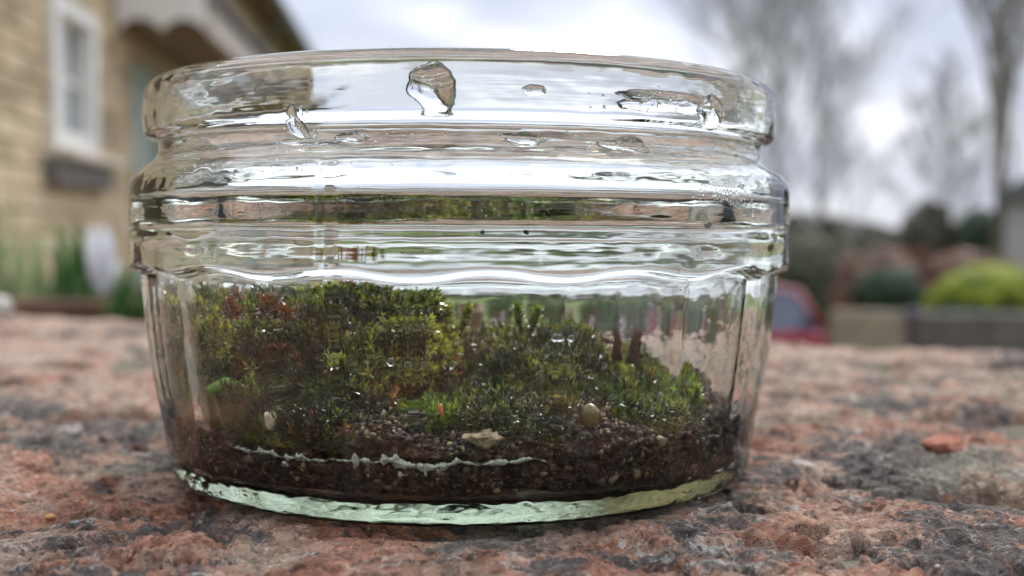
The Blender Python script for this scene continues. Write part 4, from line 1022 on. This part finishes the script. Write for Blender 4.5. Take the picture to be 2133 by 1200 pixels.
# unseen hedge added behind the camera to keep bright sky off the front glass
c = Vector((-.3, -3.2, .35)); foliage('added_hedge', 'added dark hedge out of view behind the viewpoint, blocking sky reflections in the jar glass', 'hedge', c, (4.6, .7, 2.6), 16000, .09, M_DG, seed=40)
c = at(1930, 505, 26); foliage('evergreen_tree', 'dark evergreen tree above the hedges left of the poplar', 'tree', c, (.66, .7, 1.00), 9000, .06, M_OLIVE2, seed=7, trunk=.12)
c = at(2035, 530, 27); foliage('evergreen_tree', 'broad dark evergreen directly behind the poplar trunk', 'tree', c, (.70, .7, 1.05), 9000, .06, M_DG, seed=8, trunk=.12)
c = at(1800, 545, 34); foliage('shrubby_tree', 'low brown shrubby tree behind the copper beech hedge', 'tree', c, (1.5, 1, .95), 9000, .07, M_OLIVE2, seed=9, trunk=.12)
# stone garden walls
def stone_wall(label, x0, x1, d, pyt, m, th_=.25, bh=.13, bl=.30, drop=None):
    a = at(x0, pyt, d); b = at(x1, pyt, d); L = (b - a).length
    o = empty('stone_wall', (a.x, a.y, GZ), math.atan2(b.y - a.y, b.x - a.x)); tag(o, label, 'wall')
    H = a.z - GZ; mb = MB(); mb.box((.01, .01, 0), (L - .01, th_ - .01, H - .012)); mb.build('wall_core', M_MORTAR, o)
    z = H; r = 0; rg = random.Random(int(x0))
    while z > .05:
        x = -rg.random() * bl * .5
        while x < L:
            w = bl * rg.uniform(.7, 1.3); xa, xb = max(0, x + .005), min(L, x + w - .005)
            if xb - xa > .04: mb = MB(); mb.box((xa, -rg.random() * .012, max(0, z - bh + .008)), (xb, th_, z), bev=.006); mb.build('stone_block', m, o)
            x += w
        z -= bh; r += 1
M_GREYSTONE = simple('grey_wall_stone', (.085, .077, .066), .9, .25, 5, bmp=.01)
M_TANSTONE = simple('tan_wall_stone', (.19, .165, .115), .9, .25, 5, bmp=.01)
stone_wall('dark grey stone garden wall below the yellow green shrub', 1925, 2420, 6.4, 655, M_GREYSTONE, bh=.2, bl=.5)
stone_wall('low tan stone wall between the red car and the grey wall', 1745, 1960, 9.4, 650, M_TANSTONE, bh=.2, bl=.4)
# post between the walls
p = at(1903, 655, 6.6); mb = MB(); mb.lathe([(.045, 0), (.045, p.z - GZ - .03), (.055, p.z - GZ - .02), (.05, p.z - GZ + .02), (.0, p.z - GZ + .04)], 12); o = mb.build('bollard', simple('dark_post', (.05, .04, .06), .5), None, True); o.location = (p.x, p.y, GZ); tag(o, 'dark round post at the left end of the grey stone wall', 'post')

# red car, mostly hidden by the jar
def car(label):
    pr = at(1728, 690, 12.0); right = RIGHT
    root = empty('parked_car', (pr.x - right.x * 2.05, pr.y - right.y * 2.05, GZ), YAW + R(2)); tag(root, label, 'car')
    red = simple('red_car_paint', (.30, .02, .035), .25, .06, 3, .6, **{'Coat Weight': .6}); glass = simple('car_glass', (.05, .07, .11), .05, .1, 2, .9); blk = simple('tyre_rubber', (.02, .02, .02), .8); rim = simple('wheel_rim', (.5, .5, .52), .3, .1, Metallic=.8)
    # side profile x (front -2 .. rear +2), z
    low = [(-1.95, .35), (-1.98, .62), (-1.85, .80), (-1.05, .93), (1.70, .98), (1.90, .92), (1.97, .62), (1.93, .35)]
    for sgn in (1,):
        prof = low; n = len(prof); ys = [-.82, -.80, -.70, .70, .80, .82]; zsq = [(.0), (.0), (.02), (.02), (0), (0)]
        ws = [.72, .92, 1.0]
        vs, fs = [], []
        sec = [(-.84, .93), (-.78, 1.0), (.78, 1.0), (.84, .93)]
        for (y, k) in sec:
            for (x, z) in prof: vs.append((x * k, y, .62 + (z - .62) * k))
        for s in range(len(sec) - 1):
            for i in range(n):
                j = (i + 1) % n; fs.append((s * n + i, s * n + j, (s + 1) * n + j, (s + 1) * n + i))
        fs.append(tuple(range(n - 1, -1, -1))); fs.append(tuple(3 * n + i for i in range(n)))
        mb = MB(); mb.add(vs, fs); body = mb.build('body', red, root)
    gh = [(-1.05, .92), (-.42, 1.36), (-.1, 1.43), (1.25, 1.43), (1.55, 1.36), (1.80, .96)]
    def green(inset, m, nm, z1=None):
        vs = []; n = len(gh)
        for (y, k) in ((-.76, 0), (-.60, 1), (.60, 1), (.76, 0)):
            pass
        for side in (-1, 1):
            for (x, z) in gh:
                t = (z - .92) / .51; vs.append((x, side * (.77 - .17 * t - inset), z))
        fs = [tuple(range(n - 1, -1, -1)), tuple(n + i for i in range(n))] + [(i, i + 1, n + i + 1, n + i) for i in range(n - 1)]
        mb = MB(); mb.add(vs, fs); return mb.build(nm, m, root)
    green(0, glass, 'window')
    mb = MB(); vs = []
    rp = [(-.42, 1.365), (-.1, 1.442), (.6, 1.455), (1.25, 1.442), (1.58, 1.37)]
    for (x, z) in rp:
        for y in (-.64, -.58, .58, .64): vs.append((x, y, z - (.03 if abs(y) > .6 else 0)))
    for (x, z) in rp:
        for y in (-.64, -.58, .58, .64): vs.append((x, y, z - .05))
    nR = len(rp); fs = [(i * 4 + j, i * 4 + j + 1, i * 4 + j + 5, i * 4 + j + 4) for i in range(nR - 1) for j in range(3)]
    fs += [tuple(4 * nR + q for q in f) for f in fs]
    mb.add(vs, fs); mb.build('roof', simple('red_roof_reflection', (.36, .07, .09), .3, .05, 3, .6), root)  # pinker than the body: the roof's reflection is put into its colour
    for (x, lx) in ((-1.05, -.42), (.35, .35), (1.80, 1.55)):
        for s in (-1, 1): mb = MB(); mb.tube([(x, s * .775, .94), (lx, s * .61, 1.37)], .03, 6); mb.build('pillar', red, root, True)
    for x in (-1.28, 1.25):
        for s in (-1, 1):
            Mx = Matrix.Translation((x, s * .72, .31)) @ Matrix.Rotation(R(90), 4, 'X')
            mb = MB(); mb.lathe([(.19, -.10), (.29, -.10), (.31, -.07), (.31, .07), (.29, .10), (.19, .10), (.19, -.10)], 24, Mx); w = mb.build('wheel', blk, root, True)
            mb = MB(); mb.lathe([(0, -.09), (.06, -.09), (.17, -.07), (.19, -.09), (.19, .09), (.17, .07), (.06, .09), (0, .09)], 24, Mx); mb.build('rim', rim, w, True)
    for s in (-1, 1):
        mb = MB(); mb.box((1.80, s * .62 - .12, .72), (1.945, s * .62 + .12, .88), bev=.02); mb.build('tail_light', simple('tail_lens', (.35, .01, .01), .2), root)
        mb = MB(); mb.box((-1.90, s * .60 - .14, .64), (-1.80, s * .60 + .14, .78), bev=.02); mb.build('headlight', rim, root)
    mb = MB(); mb.box((1.90, -.75, .40), (1.99, .75, .58), bev=.02); mb.build('bumper', blk, root)
car('red hatchback car parked behind the jar with its tail showing at the right')

# pale house at the far right edge
hp = at(2092, 480, 22); rh = empty('white_house', (hp.x, hp.y, GZ), YAW - R(25)); tag(rh, 'pale rendered house with dark roof at the right edge', 'house')
top = at(2092, 400, 22).z - GZ
M_REND = simple('pale_render', (.30, .28, .27), .9, .08, 3)
mb = MB(); mb.box((0, 0, 0), (5, 6, top)); mb.build('wall', M_REND, rh)
mb = MB(); mb.prism([(-.12, top - .02), (2.5, top + 1.6), (5.12, top - .02), (5.12, top - .14), (-.12, top - .14)], -.2, 6.2); mb.build('roof', M_ROOF, rh)
for (x, z) in ((.5, .9), (2.2, .9)):
    mb = MB(); mb.box((x, -.03, z), (x + .9, .02, z + 1.0), bev=.01); w = mb.build('window', M_PAINT, rh)
    mb = MB(); mb.box((x + .08, -.04, z + .08), (x + .82, -.032, z + .92)); mb.build('pane', M_PANE, w)

# bare trees
def bare_tree(name, label, px, d, height, spread, seed, trunk_r, up=.5, n_limb=9, m=M_BARK, mt=M_TWIG, start=.25, depth=4, group='bare winter trees', twig=1.0, kids=4):
    rg = random.Random(seed); b0 = at(px, 600, d); root = empty(name, (b0.x, b0.y, GZ)); tag(root, label, 'tree', group)
    mb = MB(); pts = [Vector((0, 0, 0))]; N = 10
    for i in range(1, N + 1): pts.append(Vector((rg.uniform(-.02, .02) * height * .3, rg.uniform(-.02, .02) * height * .3, height * i / N)))
    rads = [trunk_r * (1 - .93 * (i / N) ** .9) for i in range(N + 1)]
    mb.tube(pts, rads, 9); mb.build('trunk', m, root, True)
    cr_ = MB()
    def pos(u): i = min(int(u * N), N - 1); return pts[i].lerp(pts[i + 1], u * N - i)
    def grow(p, dr, L, r, lv):
        ns = 4; q = [p]; dd = dr.copy()
        for k in range(ns):
            dd = (dd + Vector((rg.gauss(0, .10), rg.gauss(0, .10), rg.gauss(0, .05) + up * .10))).normalized(); q.append(q[-1] + dd * L / ns)
        cr_.tube(q, [r * (1 - .22 * k) + .0055 * twig for k in range(ns + 1)], 5 if lv < 2 else 3, False)
        if lv >= depth: return
        for k in range(kids if lv < depth - 1 else kids + 2):
            u = rg.uniform(.25, 1.0); i = min(int(u * ns), ns - 1); pp = q[i].lerp(q[i + 1], u * ns - i)
            ax = Vector((rg.gauss(0, 1), rg.gauss(0, 1), rg.gauss(0, 1))).cross(dd).normalized()
            nd = (dd + ax * rg.uniform(.35, .75)); nd.z += up * .25
            grow(pp, nd.normalized(), L * rg.uniform(.45, .62), r * .52, lv + 1)
    for k in range(n_limb):
        u = start + (1 - start) * (k + rg.random() * .7) / n_limb; az = k * 2.4 + rg.random(); out_ = spread * (1 - .55 * ((u - start) / (1 - start)))
        dr = Vector((math.cos(az) * out_, math.sin(az) * out_, up * 1.1 + .25 + u * .4)).normalized()
        grow(pos(min(u, .98)), dr, height * .36 * (1.15 - .75 * (u - start) / (1 - start)), trunk_r * .42 * (1.1 - u * .75), 1)
    cr_.build('crown', mt, root, True)
    return root
bare_tree('bare_tree', 'tall spreading grey bare tree behind the upper right of the jar', 1615, 40, 13.5, .68, 3, .18, .55, 34, start=.22, depth=4, twig=.85, kids=5)
bare_tree('bare_tree', 'slender bare tree just right of the tall spreading one', 1700, 33, 7.0, .8, 9, .10, .6, 20, start=.25, depth=4, kids=4, twig=.8)
bare_tree('poplar_tree', 'upright poplar with a dark trunk and steep bare limbs at right', 2078, 24, 10.5, .42, 5, .15, 1.25, 34, M_BARK2, M_BARK, start=.20, depth=4, kids=4, twig=.55)
bare_tree('bare_tree', 'small pale bare tree left of the poplar trunk', 1965, 30, 5.6, .8, 6, .08, .5, 20, start=.25, depth=4, kids=4, twig=.9)
for i, (px, d, h, l) in enumerate(((1760, 46, 5.0, 'low bare tree beyond the copper beech hedge'), (1560, 48, 6.0, 'bare tree seen through the right wall of the jar'), (1180, 52, 5.2, 'bare tree in the distance behind the middle of the jar'), (860, 50, 4.6, 'distant bare tree behind the left half of the jar'))):
    bare_tree('bare_tree', l, px, d, h, .9, 20 + i, .09, .5, 10, start=.3, depth=4, kids=3)
# far wood on the horizon
rg = np.random.default_rng(5); n = 26000; X = rg.uniform(-90, 110, n); base = 150 + rg.uniform(0, 14, n); Hh = 4.0 + 3.5 * fbm(np.stack([X * .06, 0 * X, 0 * X], 1), 4); Zt = rg.uniform(0, 1, n) ** .8 * Hh
P = np.stack([X, base, GZ + Zt], 1); T1 = norm(rg.normal(size=(n, 3))); T2 = norm(np.cross(T1, rg.normal(size=(n, 3)))); s = rg.uniform(.3, .8, (n, 1))
V = np.stack([P - T1 * s, P - T2 * s, P + T1 * s, P + T2 * s], 1).reshape(-1, 3)
tag(obj('far_wood', V, np.arange(4 * n).reshape(n, 4), M_OLIVE2, smooth=False), 'far brown and grey woodland along the horizon', 'wood', kind='stuff')
